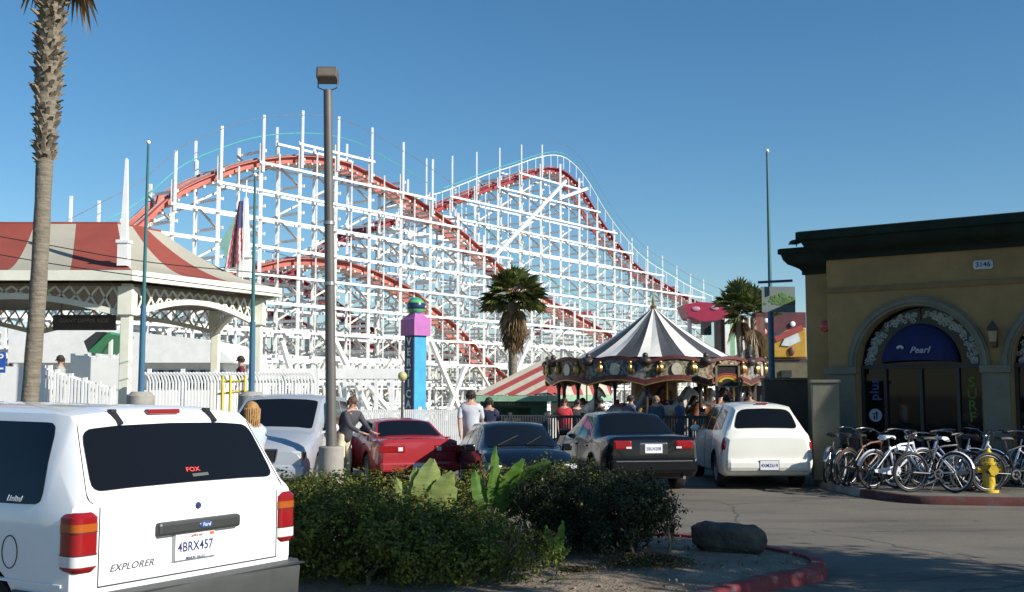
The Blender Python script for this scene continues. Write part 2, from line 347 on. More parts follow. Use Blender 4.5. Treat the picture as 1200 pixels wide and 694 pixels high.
for ai,(c,r,zs) in enumerate(AC):
    archring(c,r,r+.17,zs,0,.07,'arch_surround',stone); archring(c,r+.06,r+.13,zs,.07,.10,'arch_surround',stone)
    f=MB()
    # glazing + frame
    g=MB(); n=40; poly=[(c-r+.0,.13),(c+r,.13),(c+r,zs)]+[(c+r*math.cos(PI*k/n),zs+r*math.sin(PI*k/n)) for k in range(1,n)]+[(c-r,zs)]
    g.ext(poly,fp(0,0,-.30),FA,UP,FN,.02); gl=g.build('shop_window',SHOPG,bld)
    for a,b in((c-r,c-r+.06),(c+r-.06,c+r),(c-.72,c-.66),(c-.03,c+.03),(c+.66,c+.72)):
        f.ext([(a,.13),(b,.13),(b,zs),(a,zs)],fp(0,0,-.278),FA,UP,FN,.07)
    f.ext([(c-r,zs-.04),(c+r,zs-.04),(c+r,zs+.04),(c-r,zs+.04)],fp(0,0,-.276),FA,UP,FN,.08)
    f.ext([(c-.66,.13),(c+.66,.13),(c+.66,.33),(c-.66,.33)],fp(0,0,-.277),FA,UP,FN,.06)
    f.ext([(c-.02,zs+.9),(c+.02,zs+.9),(c+.02,zs+r-.02),(c-.02,zs+r-.02)],fp(0,0,-.276),FA,UP,FN,.03)
    f.build('window_frame',FRM,gl)
    # blossom garland around the fanlight
    m=MB(); random.seed(30+ai)
    for k in range(150):
        a=random.choice([1,-1])*random.uniform(.06,1.0)*PI/2*.98; rr=r*.86+random.gauss(0,.045); x=c+rr*math.sin(a); z=zs+rr*math.cos(a)
        if z<zs+.06: continue
        s_=random.uniform(.02,.048)
        for p_ in range(5):
            t=2*PI*p_/5+k; m.ext([(x+s_*(.9*math.cos(t)+.55*math.cos(t+q)),z+s_*(.9*math.sin(t)+.55*math.sin(t+q))) for q in (0,1.26,2.5,3.77,5.03)],fp(0,0,-.279+.0008*(k%9)),FA,UP,FN,.004)
    m.build('blossom_garland',FLW,gl)
    # domed blue awning
    m=MB(); n=24; rw=.72
    vs=[]; rows=9
    for j in range(rows):
        t=j/(rows-1)*PI/2
        for k in range(n+1):
            a=PI*k/n; x=c-rw*math.cos(a)*math.cos(t*.0)*1; 
            zz=zs+.06+ .78*math.sin(a)*math.cos(t*.85) ; oo=-.27+.42*math.sin(t)*math.sin(a)**.5
            vs.append(fp(c-rw*math.cos(a),zz if j<rows-1 else zs+.06+.05*math.sin(a),oo))
    m.add(vs,[(j*(n+1)+k,j*(n+1)+k+1,(j+1)*(n+1)+k+1,(j+1)*(n+1)+k) for j in range(rows-1) for k in range(n)])
    aw=m.build('awning',AWN,bld,smooth=True,ang=60)
    if ai==0:
        text('awning_lettering','Pearl',.17,mat('pale_lettering',(.32,.35,.42),.8),fp(c+.10,zs+.30,.175),FA,UP-FN*.15,aw,shear=.35,ext=.012)
        m=MB(); 
        for k in range(5):
            a=R(30+30*k); m.ball(fp(c-.27+.05*math.cos(a),zs+.33+.05*math.sin(a),.15),.028,8,6)
        m.build('shell_emblem',mat('white_emblem',(.45,.47,.5),.7),aw,smooth=True)
        for ch,zz in (('S',1.98),('U',1.76),('R',1.54),('F',1.32)):
            m_=text('window_lettering',ch,.27,GRN,fp(c+.93,zz,-.27),FA,UP,gl,ext=.005)
        text('window_lettering','plus',.26,PUR,fp(c-.92,1.85,-.27),UP,-FA,gl,ext=.005)
        m=MB(); m.ext([(c-.92+.13*math.cos(t*PI/12),1.34+.13*math.sin(t*PI/12)) for t in range(24)],fp(0,0,-.277),FA,UP,FN,.004); em=m.build('round_emblem',mat('pale_round_sign',(.45,.5,.55),.6),gl)
        m=MB(); m.ext([(c-.98,1.36),(c-.86,1.36),(c-.86,1.38),(c-.98,1.38)],fp(0,0,-.272),FA,UP,FN,.004); m.ext([(c-.96,1.26),(c-.93,1.26),(c-.93,1.34),(c-.96,1.34)],fp(0,0,-.272),FA,UP,FN,.004); m.ext([(c-.91,1.26),(c-.88,1.26),(c-.88,1.42),(c-.91,1.42)],fp(0,0,-.272),FA,UP,FN,.004); m.build('emblem_mark',NAVY,em)
    else:
        text('window_lettering','SURF',.22,PUR,fp(c-.92,1.6,-.27),UP,-FA,gl,ext=.005)
# pilasters between the arches
for a,b in((-.02,.55),(2.95,3.42),(5.82,6.29)):
    m=MB(); m.ext([(a,.131),(b,.131),(b,2.16),(a,2.16)],fp(0,0,.002),FA,UP,FN,.07); m.ext([(a-.04,2.16),(b+.04,2.16),(b+.04,2.3),(a-.04,2.3)],fp(0,0,.002),FA,UP,FN,.12); m.ext([(a-.03,.131),(b+.03,.131),(b+.03,.42),(a-.03,.42)],fp(0,0,.003),FA,UP,FN,.10)
    m.build('pilaster',stone,bld,bevel=.01)
# lantern
def sconce(s):
    t=thing('wall_lantern',fp(s,2.75,.06),'dark metal wall lantern mounted on the stucco between the two arches','lantern')
    m=MB(); m.ext([(s-.05,2.62),(s+.05,2.62),(s+.05,2.95),(s-.05,2.95)],fp(0,0,.003),FA,UP,FN,.02); m.beam(fp(s,2.72,.02),fp(s,2.66,.15),.02,.02); m.build('bracket',FRM,t)
    m=MB(); m.lathe([(.001,.0),(.05,.02),(.075,.1),(.10,.32),(.12,.34),(.07,.42),(.03,.47),(.001,.52)],6,fp(s,2.62,.16)); m.build('lamp_housing',mat('aged_bronze',(.09,.07,.045),.5,metal=.4),t)
    m=MB(); m.lathe([(.068,.11),(.092,.30)],6,fp(s,2.62,.17)); m.build('lamp_glass',mat('frosted_amber_glass',(.25,.2,.13),.3),t)
sconce(3.18)
# address plaque
t=tag(MB().ext([(3.0-.15+.03,4.1),(3.0+.17,4.1),(3.0+.2,4.13),(3.0+.2,4.24),(3.0+.17,4.27),(3.0-.12,4.27),(3.0-.15,4.24),(3.0-.15,4.13)],fp(0,0,.003),FA,UP,FN,.02).build('address_plaque',mat('pale_plaque',(.45,.47,.46),.7)),'small pale address plaque reading 3146 high on the stucco wall','plaque')
t['_o']=(0,0,0); text('numerals','3146',.13,NAVY,fp(3.025,4.185,.026),FA,UP,t,ext=.003)
# fire bell
t=thing('fire_bell',fp(-.14,3.15,-.25),'small round red fire bell on the left end of the shop wall','bell')
Mx=Matrix((FA,UP,FN)).transposed()
MB().lathe([(.001,.09),(.05,.085),(.10,.06),(.115,.03),(.115,.02)],20,fp(-.14,3.15,-.25),Mx).build('bell_dome',mat('red_enamel',(.4,.03,.03),.35,coat=.4),t,smooth=True)
MB().box(fp(-.14,3.15,-.235),(.1,.02,.1),math.atan2(FA.y,FA.x)).build('backplate',STEEL,t)
# tile ridge at the top right
m=MB()
tl=mat('terracotta_tiles',(.34,.16,.10),.85,var=.25,scale=8)
rr=thing('roof_turret',fp(4.45,4.77,-2.3),'small tiled hip roof rising above the cornice at the right edge','roof turret')
m.add([fp(3.0,4.78,-3.6),fp(6.4,4.78,-3.6),fp(6.4,4.78,-1.2),fp(3.0,4.78,-1.2),fp(4.6,5.75,-2.4),fp(4.9,5.75,-2.4)],[(3,2,5,4),(2,1,5),(1,0,4,5),(0,3,4),(0,1,2,3)]); m.build('tiled_roof',tl,rr)
m=MB(); 
for k in range(14):
    a=fp(lerp(3.0,6.4,(k+.5)/14),4.80,-1.2); tt=(k+.5)/14; b=fp(lerp(4.6,4.9,tt),5.77,-2.4); m.tube([a,b],.06,6)
m.build('ridge_tiles',tl,rr,smooth=True)
# bird on the cornice
def bird(p,lab):
    t=thing('bird',p,lab,'bird'); m=MB(); p=V(p)
    m.tube([p+V((-.16,0,.05)),p+V((-.09,0,.075)),p+V((0,0,.10)),p+V((.07,0,.12)),p+V((.10,0,.165)),p+V((.125,0,.18)),p+V((.15,0,.178)),p+V((.175,0,.17))],[.012,.035,.06,.052,.034,.03,.018,.004],10)
    m.tube([p+V((0,.02,.07)),p+V((.005,.02,.002))],.006,5); m.tube([p+V((0,-.02,.07)),p+V((.005,-.02,.002))],.006,5)
    m.build('body',mat('dark_feathers',(.05,.05,.055),.8,var=.3),t,smooth=True,ang=80)
    m=MB(); m.ball(p+V((-.03,-.055,.10)),.07,8,6,(1.5,.2,.6)); m.ball(p+V((-.03,.055,.10)),.07,8,6,(1.5,.2,.6)); m.build('wing',BLACK,t,smooth=True)
bird(fp(-.62,4.81,.02),'dark bird perched on the left end of the shop cornice')
# concrete gate pier + low wall left of shop
m=MB(); p=at(970,600,21.2); 
t=thing('gate_pier',(p.x,21.2,.13),'square pale concrete pier standing before the left end of the shop','pier')
ZP=lambda y,D: at(600,y,D).z
m.box((p.x,21.2,(ZP(449,21.2)+.13)/2),(.50,.45,ZP(449,21.2)-.13),-.2); m.build('shaft',stone,t,bevel=.015)
m=MB(); m.box((p.x,21.2,ZP(449,21.2)+.03),(.56,.51,.06),-.2); m.build('cap',stone,t,bevel=.01)
t=thing('boundary_wall',(gx(925,25),25,0),'dark brown low wall beside the left end of the shop','wall')
brn=mat('dark_brown_plaster',(.10,.085,.07),.9,var=.15)
m=MB(); z=ZP(446,25); m.box((gx(928,25),25,z/2),(1.35,.3,z)); m.build('wall_face',brn,t)
m=MB(); m.box((gx(928,25),25,z+.03),(1.42,.38,.06)); m.build('coping',stone,t,bevel=.01)
# ================= VEHICLES =================
def paint(name,c,var=.03,rough=.3): return mat(name,c,rough,var=var,scale=1.2,coat=.7)
class Car:
    def __init__(s,name,st,L,pt,loc,rz,label,cat='car',wheel_x=(1.3,-1.3),wr=.31,arch=.36,track=None,hub=None,group=None,bev=.03,floor_z=.25):
        s.st=st; s.loc=loc; s.rz=rz; s.paint=pt
        s.root=thing(name,loc,label,cat,group,rz=rz,world=False)
        nx=[]; # densify
        xs=[a[0] for a in st]
        m=MB(); secs=[]
        X=[]
        for a,b in zip(xs,xs[1:]):
            k=max(1,int((b-a)/.12)); X+=[a+(b-a)*i/k for i in range(k)]
        X.append(xs[-1]); s.X=X
        for x in X: secs.append(s.sec(x))
        n=len(secs[0]); full=2*n-2
        vs=[]
        for x,se in zip(X,secs):
            vs+=[(x,y,z) for y,z in se]+[(x,-y,z) for y,z in se[-2:0:-1]]
        fs=[(i*full+k,i*full+(k+1)%full,(i+1)*full+(k+1)%full,(i+1)*full+k) for i in range(len(X)-1) for k in range(full)]
        fs.append(tuple(range(full-1,-1,-1))); fs.append(tuple((len(X)-1)*full+k for k in range(full)))
        m.add(vs,fs); me=bpy.data.meshes.new('body'); me.from_pydata(m.v,[],m.f); me.update()
        bm=bmesh.new(); bm.from_mesh(me); bmesh.ops.recalc_face_normals(bm,faces=bm.faces); bm.to_mesh(me); bm.free()
        o=bpy.data.objects.new('body',me); col.objects.link(o); o.parent=s.root; s.body=o
        me.materials.append(pt); me.materials.append(BLACK)
        wy=track or (s.P(0,3)[0]-.10)
        cut=[]
        for wx in wheel_x:
            for sg in(1,-1):
                c=MB(); c.lathe([(.0001,-.2),(arch,-.2),(arch,.2),(.0001,.2)],28,(wx,sg*(wy+.06),wr+.02),Matrix.Rotation(PI/2,3,'X'))
                cm=bpy.data.meshes.new('c'); cm.from_pydata(c.v,[],c.f); bm=bmesh.new(); bm.from_mesh(cm); bmesh.ops.remove_doubles(bm,verts=bm.verts,dist=.0005); bmesh.ops.recalc_face_normals(bm,faces=bm.faces); bm.to_mesh(cm); bm.free(); cm.materials.append(BLACK)
                co=bpy.data.objects.new('c',cm); col.objects.link(co); cut.append(co)
                bo=o.modifiers.new('b','BOOLEAN'); bo.operation='DIFFERENCE'; bo.solver='EXACT'; bo.object=co
        for c in cut: c.matrix_world=s.M()
        b=o.modifiers.new('bevel','BEVEL'); b.width=bev; b.segments=3; b.limit_method='ANGLE'; b.angle_limit=R(28)
        o.matrix_basis=Matrix.Identity(4)
        bpy.context.view_layer.update(); bake(o)
        for c in cut: bpy.data.objects.remove(c)
        o.data.polygons.foreach_set('use_smooth',[True]*len(o.data.polygons)); o.data.set_sharp_from_angle(angle=R(40))
        # wheels
        for wx in wheel_x:
            for sg in(1,-1):
                Mx=Matrix.Rotation(-sg*PI/2,3,'X'); c=(wx,sg*(wy-.02),wr); W=.10
                t=MB(); t.lathe([(wr*.62,-W),(wr*.9,-W),(wr*.98,-W*.75),(wr,-W*.3),(wr,W*.3),(wr*.98,W*.75),(wr*.9,W),(wr*.62,W),(wr*.62,-W)],28,c,Mx)
                ty=t.build('tyre',RUBBER,s.root,smooth=True,world=False)
                h=MB(); h.lathe([(wr*.63,-W*.5),(wr*.63,W*.95),(wr*.58,W*.9),(wr*.55,W*.35),(wr*.2,W*.55),(.03,W*.75),(.0001,W*.75)],28,c,Mx)
                for k in range(5):
                    a=2*PI*k/5; d=Mx@V((math.cos(a),math.sin(a),0)); d2=Mx@V((0,0,1)); h.beam(V(c)+d*.05+d2*W*.62,V(c)+d*wr*.58+d2*W*.75,.05,.02,up=d2)
                h.build('wheel_rim',hub or mat_rim,ty,smooth=True,world=False)
    def M(s): return Matrix.Translation(s.loc)@Matrix.Rotation(s.rz,4,'Z')
    def prm(s,x):
        st=s.st
        if x<=st[0][0]: return st[0]
        for a,b in zip(st,st[1:]):
            if x<=b[0]:
                t=(x-a[0])/(b[0]-a[0]); return tuple(lerp(p,q,t) for p,q in zip(a,b))
        return st[-1]
    def sec(s,x):
        _,zs,ws,zm,wm,zb,wb,zr,wr,cr=s.prm(x)
        return [(0,zs),(ws*.9,zs),(ws,zs+.06),(wm,lerp(zs,zm,.6)),(wm,zm),(lerp(wm,wb,.5)+.004,lerp(zm,zb,.6)),(wb,zb),(lerp(wb,wr,.5)+.012,lerp(zb,zr,.5)),(wr,zr),(wr*.6,zr+cr*.75),(0,zr+cr)]
    def P(s,x,i): return s.sec(x)[i]
    def S(s,kind,a,b,sg=1):
        """side: a=x, b in 0..1 belt to roof ; top: a=x, b=-1..1 ; low: a=x,b=0..1 sill to belt; z: fixed height on side"""
        se=s.sec(a)
        if kind=='side':
            q=[se[6],se[7],se[8]]; t=b*2; i=min(1,int(max(0,t))); f=t-i; y=lerp(q[i][0],q[i+1][0],f); z=lerp(q[i][1],q[i+1][1],f); return V((a,sg*y,z))
        if kind=='low':
            for p,q in zip(se[2:7],se[3:8]):
                if p[1]<=b<=q[1]: f=(b-p[1])/(q[1]-p[1]+1e-9); return V((a,sg*lerp(p[0],q[0],f),b))
            return V((a,sg*se[6][0],b))
        if kind=='top':
            q=[se[10],se[9],se[8]]; t=abs(b); 
            if t<.6: f=t/.6; i=0
            else: f=(t-.6)/.4; i=1
            return V((a,math.copysign(lerp(q[i][0],q[i+1][0],f),b),lerp(q[i][1],q[i+1][1],f)))
    def patch(s,name,m_,kind,c4,sg=1,nx=14,ny=8,rad=.08,off=.006,parent=None,th=.02):
        """bilinear patch over corners c4=[(a,b)x4] counter-clockwise"""
        g=[]
        P0=[s.S(kind,*q,sg) for q in c4]; W=((P0[0]-P0[1]).length+(P0[2]-P0[3]).length)/2; H=((P0[1]-P0[2]).length+(P0[3]-P0[0]).length)/2
        ru=min(.45,rad/W); rv=min(.45,rad/H)
        ny=max(ny,8); nx=max(nx,12)
        for j in range(ny+1):
            for i in range(nx+1):
                # place samples denser at ends
                u=.5-.5*math.cos(PI*i/nx); v=.5-.5*math.cos(PI*j/ny)
                du=max(0,(ru-u)/ru,(u-1+ru)/ru); dv=max(0,(rv-v)/rv,(v-1+rv)/rv)
                if du>0 and dv>0:
                    l=math.hypot(du,dv); mxx=max(du,dv); k=mxx/l; du2=du*k; dv2=dv*k
                    u=ru*(1-du2) if u<.5 else 1-ru*(1-du2); v=rv*(1-dv2) if v<.5 else 1-rv*(1-dv2)
                a=lerp(lerp(c4[0][0],c4[1][0],u),lerp(c4[3][0],c4[2][0],u),v); b=lerp(lerp(c4[0][1],c4[1][1],u),lerp(c4[3][1],c4[2][1],u),v)
                p=s.S(kind,a,b,sg); e=.01
                if kind=='top': dA=s.S(kind,a+e,b,sg)-s.S(kind,a-e,b,sg); dB=s.S(kind,a,min(1,b+.02),sg)-s.S(kind,a,max(-1,b-.02),sg); n=dA.cross(dB); n=n if n.z>0 else -n
                elif kind=='side': dA=s.S(kind,a+e,b,sg)-s.S(kind,a-e,b,sg); dB=s.S(kind,a,min(1,b+.02),sg)-s.S(kind,a,max(0,b-.02),sg); n=dA.cross(dB); n=n if n.y*sg>0 else -n
                else: n=V((0,sg,0))
                n.normalize(); g.append((p,n))
        w_=nx+1; vs=[p+n*off for p,n in g]; fs=[(j*w_+i,j*w_+i+1,(j+1)*w_+i+1,(j+1)*w_+i) for j in range(ny) for i in range(nx)]
        bd=[i for i in range(nx)]+[j*w_+nx for j in range(ny)]+[ny*w_+nx-i for i in range(nx)]+[(ny-j)*w_ for j in range(ny)]
        K=len(vs); vs+=[g[i][0]-g[i][1]*th for i in bd]; nb=len(bd)
        fs+=[(bd[k],K+k,K+(k+1)%nb,bd[(k+1)%nb]) for k in range(nb)]
        me=MB().add(vs,fs); o=me.build(name,m_,parent or s.body,world=False,smooth=True,ang=40)
        bm=bmesh.new(); bm.from_mesh(o.data); bmesh.ops.recalc_face_normals(bm,faces=bm.faces); 
        bm.to_mesh(o.data); bm.free(); return o
    def add(s,name,mb,m_,parent=None,bevel=0,smooth=False): return mb.build(name,m_,parent or s.root,world=False,bevel=bevel,smooth=smooth)
    def line(s,name,m_,kind,pts,sg=1,w=.006,off=.001,parent=None):
        m=MB(); q=[]
        for (a,b),(c,d) in zip(pts,pts[1:]):
            for k in range(8): t=k/8; q.append(s.S(kind,lerp(a,c,t),lerp(b,d,t),sg))
        q.append(s.S(kind,*pts[-1],sg)); m.tube(q,w,5); return m.build(name,m_,parent or s.body,world=False)
mat_rim=mat('alloy_wheel',(.45,.45,.46),.35,metal=.7,var=.1)
def plate(c,x,y,z,txt,sg,parent=None,tw=.30,th=.155,size=.085,tilt=0,dark=False,y0=None):
    """sg=-1 faces backwards (-x), +1 forwards"""
    m=MB(); m.box((x,y,z),(.01,tw,th)); p=c.add('licence_plate',m,PLATE if not dark else mat('blue_plate',(.12,.2,.5),.5),parent,bevel=.003)
    text('plate_number',txt,size,NAVY,(x+sg*.0062,y,z-.004),(0,sg,0),(0,0,1),p,ext=.001,world=False,sx=.85); return p
# ---------- white SUV, near left
hd=V((-.84,.54,0)).normalized(); lf=V((-hd.y,hd.x,0)); ang=math.atan2(hd.y,hd.x)
rc=V((-2.47,6.30,0)); sl_=rc+hd*2.30-lf*.87
st=[(-2.30,.50,.80,.80,.835,1.13,.825,1.155,.785,.012),(-2.26,.44,.84,.80,.872,1.13,.865,1.19,.79,.012),(-2.02,.38,.86,.80,.885,1.12,.88,1.60,.69,.03),(-1.95,.38,.865,.80,.89,1.12,.88,1.655,.675,.03),(-1.8,.37,.87,.80,.89,1.115,.88,1.67,.675,.045),
 (0,.36,.87,.78,.89,1.10,.88,1.685,.68,.05),(.45,.36,.87,.78,.89,1.09,.87,1.64,.67,.05),(1.1,.36,.86,.78,.88,1.05,.86,1.10,.76,.03),(2.05,.38,.85,.75,.86,.95,.83,.99,.70,.03),(2.30,.42,.78,.7,.80,.85,.77,.88,.62,.02)]
WP=paint('white_car_paint',(.80,.81,.82))
suv=Car('white_suv',st,4.6,WP,sl_,ang,'white sport utility vehicle parked in the left foreground, seen from its rear left corner','suv',wheel_x=(1.35,-1.42),wr=.36,arch=.42,bev=.035)
# rear window (between x -2.27 and -2.03 on the sloping tail)
def rz_(x): return x
suv.patch('rear_window',GLASS,'top',[(-2.245,-.93),(-2.245,.93),(-2.038,.955),(-2.038,-.955)],nx=24,ny=10,rad=.07,off=.008)
suv.patch('side_window',GLASS,'side',[(-1.98,.05),(-.95,.03),(-.95,.90),(-1.86,.90)],1,rad=.06)
suv.patch('side_window',GLASS,'side',[(-.85,.03),(-.05,.03),(-.05,.90),(-.85,.90)],1,rad=.05)
suv.patch('side_window',GLASS,'side',[(.02,.03),(.85,.03),(.45,.90),(.02,.90)],1,rad=.05)
suv.patch('side_window',GLASS,'side',[(-1.98,.05),(-.95,.03),(-.95,.90),(-1.86,.90)],-1,rad=.06)
suv.patch('side_window',GLASS,'side',[(-.85,.03),(.85,.03),(.45,.90),(-.85,.90)],-1,rad=.05)
suv.patch('windshield',GLASS,'top',[(.55,-.9),(.55,.9),(1.05,.9),(1.05,-.9)])
# taillights wrap the corners
for sg in(1,-1):
    def rrect(cx,cy,w,d,r):
        P=[]
        for qx,qy,a0 in((1,1,0),(-1,1,90),(-1,-1,180),(1,-1,270)):
            for k in range(6): a=R(a0+18*k); P.append((cx+qx*(w/2-r)+r*math.cos(a),cy+qy*(d/2-r)+r*math.sin(a)))
        return P
    def lampsec(z0,z1,mm,nm,par,g=0,t0=0,t1=0):
        m=MB(); n=24; vs=[]
        for z,t in((z0,t0),(z1,t1)): vs+=[(x,y,z) for x,y in rrect(-2.236,sg*.798,.172+g-t,.172+g-t,.05)]
        m.add(vs,[tuple(range(n-1,-1,-1)),tuple(range(n,2*n))]+[(i,(i+1)%n,n+(i+1)%n,n+i) for i in range(n)]); return suv.add(nm,m,mm,par,smooth=True)
    hous=lampsec(.80,1.085,REDL,'tail_lamp',suv.body)
    lampsec(1.085,1.115,REDL,'lamp_cap',hous,0,0,.04); lampsec(.775,.80,REDL,'lamp_foot',hous,0,.03,0)
    lampsec(1.005,1.05,AMB,'amber_band',hous,.003); lampsec(.81,.87,CLR,'reversing_band',hous,.003)
    lampsec(.998,1.002,BLACK,'lens_divider',hous,.004); lampsec(.873,.877,BLACK,'lens_divider',hous,.004)
# grip bar, plate
m=MB(); m.box((-2.312,-.02,.965),(.06,.66,.085)); bar=suv.add('tailgate_handle_trim',m,mat('dark_grey_plastic',(.035,.037,.035),.45,var=.1),suv.body,bevel=.02)
m=MB(); m.ball((-2.345,-.05,.968),1,20,8,(.004,.055,.022)); suv.add('oval_badge',m,mat('badge_blue',(.03,.07,.2),.3),bar,smooth=True)
text('badge_script','Ford',.032,CLR,(-2.350,-.05,.968),(0,-1,0),UP,bar,ext=.001,shear=.2,world=False)
m=MB(); m.box((-2.305,.01,.845),(.012,.34,.185)); pf=suv.add('plate_frame',m,STEEL,suv.body,bevel=.004)
pl=plate(suv,-2.314,.01,.842,'4BRX457',-1,pf,.315,.16,.082)
text('plate_state','California',.026,REDL,(-2.320,.01,.905),(0,-1,0),UP,pl,ext=.001,shear=.2,world=False)
m=MB(); m.box((-2.3205,-.12,.907),(.002,.035,.018)); suv.add('registration_sticker',m,mat('orange_sticker',(.7,.12,.03),.5),pl)
text('frame_lettering','MISSION VALLEY',.02,NAVY,(-2.3205,.01,.770),(0,-1,0),UP,pl,ext=.001,world=False)
text('model_lettering','EXPLORER',.056,mat('dark_lettering',(.10,.10,.11),.4),(-2.299,.475,.775),(0,-1,0),UP,suv.body,ext=.004,shear=.3,world=False,sx=1.15)
m=MB(); m.lathe([(.0001,.012),(.018,.012),(.024,0),(.024,-.01)],16,(-2.298,-.02,1.085),Matrix.Rotation(-PI/2,3,'Y')); suv.add('tailgate_lock',m,NAVY,suv.body)
# small red lettered sticker on the glass
q=suv.S('top',-2.205,.0); qn=V((-.88,0,.47)).normalized()
qn=(suv.S('top',-2.22,0)-suv.S('top',-2.19,0)).cross(V((0,1,0))).normalized(); qn=-qn if qn.x>0 else qn
text('window_sticker','FOX',.042,mat('red_sticker',(.75,.06,.04),.5),suv.S('top',-2.204,-.06)+qn*.010,(0,-1,0),suv.S('top',-2.18,0)-suv.S('top',-2.2,0),suv.body,ext=.001,world=False,sx=1.3)
m=MB(); a=suv.S('top',-2.228,-.12)+qn*.011; b=suv.S('top',-2.218,-.12)+qn*.011; m.beam(a+V((0,-.0,0)),b,.13,.003,up=qn); suv.add('sticker_backing',m,mat('grey_sticker',(.08,.09,.08),.6),suv.body)
# hinges, high brake lamp
for y in(.40,-.36):
    m=MB(); p=suv.S('top',-2.0,y/.69); m.beam(p+V((.03,0,.05)),p+V((-.055,-.01,-.035)),.03,.02); m.box(p+V((.03,0,.045)),(.05,.035,.02)); suv.add('glass_hinge',m,BLACK,suv.body,bevel=.004)
m=MB(); m.box((-1.985,.02,1.675),(.05,.25,.03)); suv.add('high_brake_lamp',m,REDL,suv.body,bevel=.008)
# bumper
m=MB()
pts=[(-1.78,.905),(-2.15,.91),(-2.34,.885),(-2.43,.80),(-2.455,.5),(-2.46,0)]
pts=pts+[(x,-y) for x,y in pts[-2::-1]]
prof=[(.04,.645),(0,.65),(-.01,.61),(-.002,.52),(.0,.44),(.02,.36),(.07,.31),(.2,.30)]
vs=[]; 
for i,(x,y) in enumerate(pts):
    a=V(pts[max(0,i-1)]);b=V(pts[min(len(pts)-1,i+1)]); d=(b-a).normalized(); n_=V((d.y,-d.x)); 
    if n_.dot(V((x+1.0,y)))<0: n_=-n_
    for u,z in prof: vs.append((x-n_.x*u,y-n_.y*u,z))
    vs[-8]=(lerp(x,-1.9,.25) if abs(y)<.88 else x,y*.93,.647)
K=8; fs=[(i*K+k,i*K+k+1,(i+1)*K+k+1,(i+1)*K+k) for i in range(len(pts)-1) for k in range(K-1)]
m.add(vs,fs); bp=suv.add('rear_bumper',m,mat('grey_bumper_plastic',(.045,.047,.045),.6,var=.15,scale=4),smooth=True)
m=MB(); m.box((-2.32,0,.642),(.28,1.66,.012)); suv.add('step_pad',m,BLACK,bp,bevel=.004)
m=MB()
for y in(.16,-.12): m.tube([(-2.462,y,.36),(-2.466,y,.50)],.022,10)
m.box((-2.463,.02,.43),(.02,.22,.09)); suv.add('bumper_guard',m,CHROME,bp,bevel=.004)
# seams
suv.line('tailgate_seam',SEAM,'top',[(-2.298,-.96),(-2.28,-.975),(-2.02,-.985)],w=.004)
suv.line('tailgate_seam',SEAM,'top',[(-2.298,.96),(-2.28,.975),(-2.02,.985)],w=.004)
m=MB(); m.beam((-2.301,-.71,.682),(-2.301,.71,.682),.008,.006,up=(1,0,0)); 
for sg in(1,-1): m.beam((-2.301,sg*.71,.68),(-2.301,sg*.71,1.135),.006,.006,up=(1,0,0))
suv.add('tailgate_seam',m,SEAM,suv.body)
suv.line('bodyside_crease',WP,'low',[(-2.2,.70),(1.9,.68)],1,.012,0)
suv.line('bodyside_moulding',mat('grey_moulding',(.3,.3,.3),.5),'low',[(-1.0,.60),(.95,.60)],1,.018,0)
m=MB(); c_=suv.S('low',-1.72,.86,1)
m.tube([c_+V((.075*math.cos(t*PI/12),.002,.095*math.sin(t*PI/12))) for t in range(24)],.0035,4,closed=True); suv.add('fuel_door',m,SEAM,suv.body)
suv.line('door_seam',SEAM,'low',[(-.9,.45),(-.9,1.10)],1,.004); suv.line('door_seam',SEAM,'low',[(0,.42),(0,1.09)],1,.004)
text('glass_lettering','Limited',.05,CLR,suv.S('side',-1.72,.10,1)+V((0,.012,0)),(-1,0,0),(0,-.3,1),suv.body,ext=.001,world=False,shear=.2,sx=.9)
# bags seen dimly behind the side glass
for sg in(1,-1):
    m=MB(); p=suv.S('side',.78,.12,sg); m.box(p+V((0,sg*.13,.03)),(.10,.2,.15)); suv.add('door_mirror',m,BLACK,suv.body,bevel=.03)
    m=MB(); m.box((2.27,sg*.6,.72),(.1,.34,.16)); suv.add('headlight',m,CLR,suv.body,bevel=.03)
def dim(p):
    b=p.node_tree.nodes['Principled BSDF']; b.inputs['Specular IOR Level'].default_value=.25; b.inputs['Coat Weight'].default_value=.45
    return p
# ---------- generic saloon
def saloon_st(L,W,H,bh,hood,trunk,cowl,rear,rooff,roofr,zs=.24):
    h=L/2; w=W/2
    return [(-h,zs+.12,w*.78,.55,w*.84,trunk-.10,w*.82,trunk-.07,w*.70,.01),(-h+.07,zs+.04,w*.9,.56,w*.93,trunk-.05,w*.88,trunk-.015,w*.76,.015),(-h+.35,zs,w*.95,.56,w*.98,bh-.0,w*.93,trunk+.005,w*.80,.02),(rear,zs,w*.97,.56,w,bh,w*.95,bh+.06,w*.82,.03),
     (roofr,zs,w*.97,.56,w,bh,w*.95,H-.06,w*.66,.05),(0,zs,w*.97,.56,w,bh,w*.95,H-.035,w*.68,.045),(rooff,zs,w*.97,.56,w,bh,w*.95,H-.07,w*.66,.045),(cowl,zs,w*.97,.56,w,bh-.02,w*.94,bh+.04,w*.80,.04),
     (cowl+.5,zs,w*.96,.55,w*.99,hood,w*.90,hood+.035,w*.74,.04),(h-.25,zs+.02,w*.93,.52,w*.95,hood-.12,w*.85,hood-.08,w*.70,.035),(h-.06,zs+.06,w*.84,.50,w*.87,hood-.20,w*.80,hood-.17,w*.64,.02),(h,zs+.12,w*.72,.48,w*.77,hood-.25,w*.72,hood-.23,w*.6,.01)]
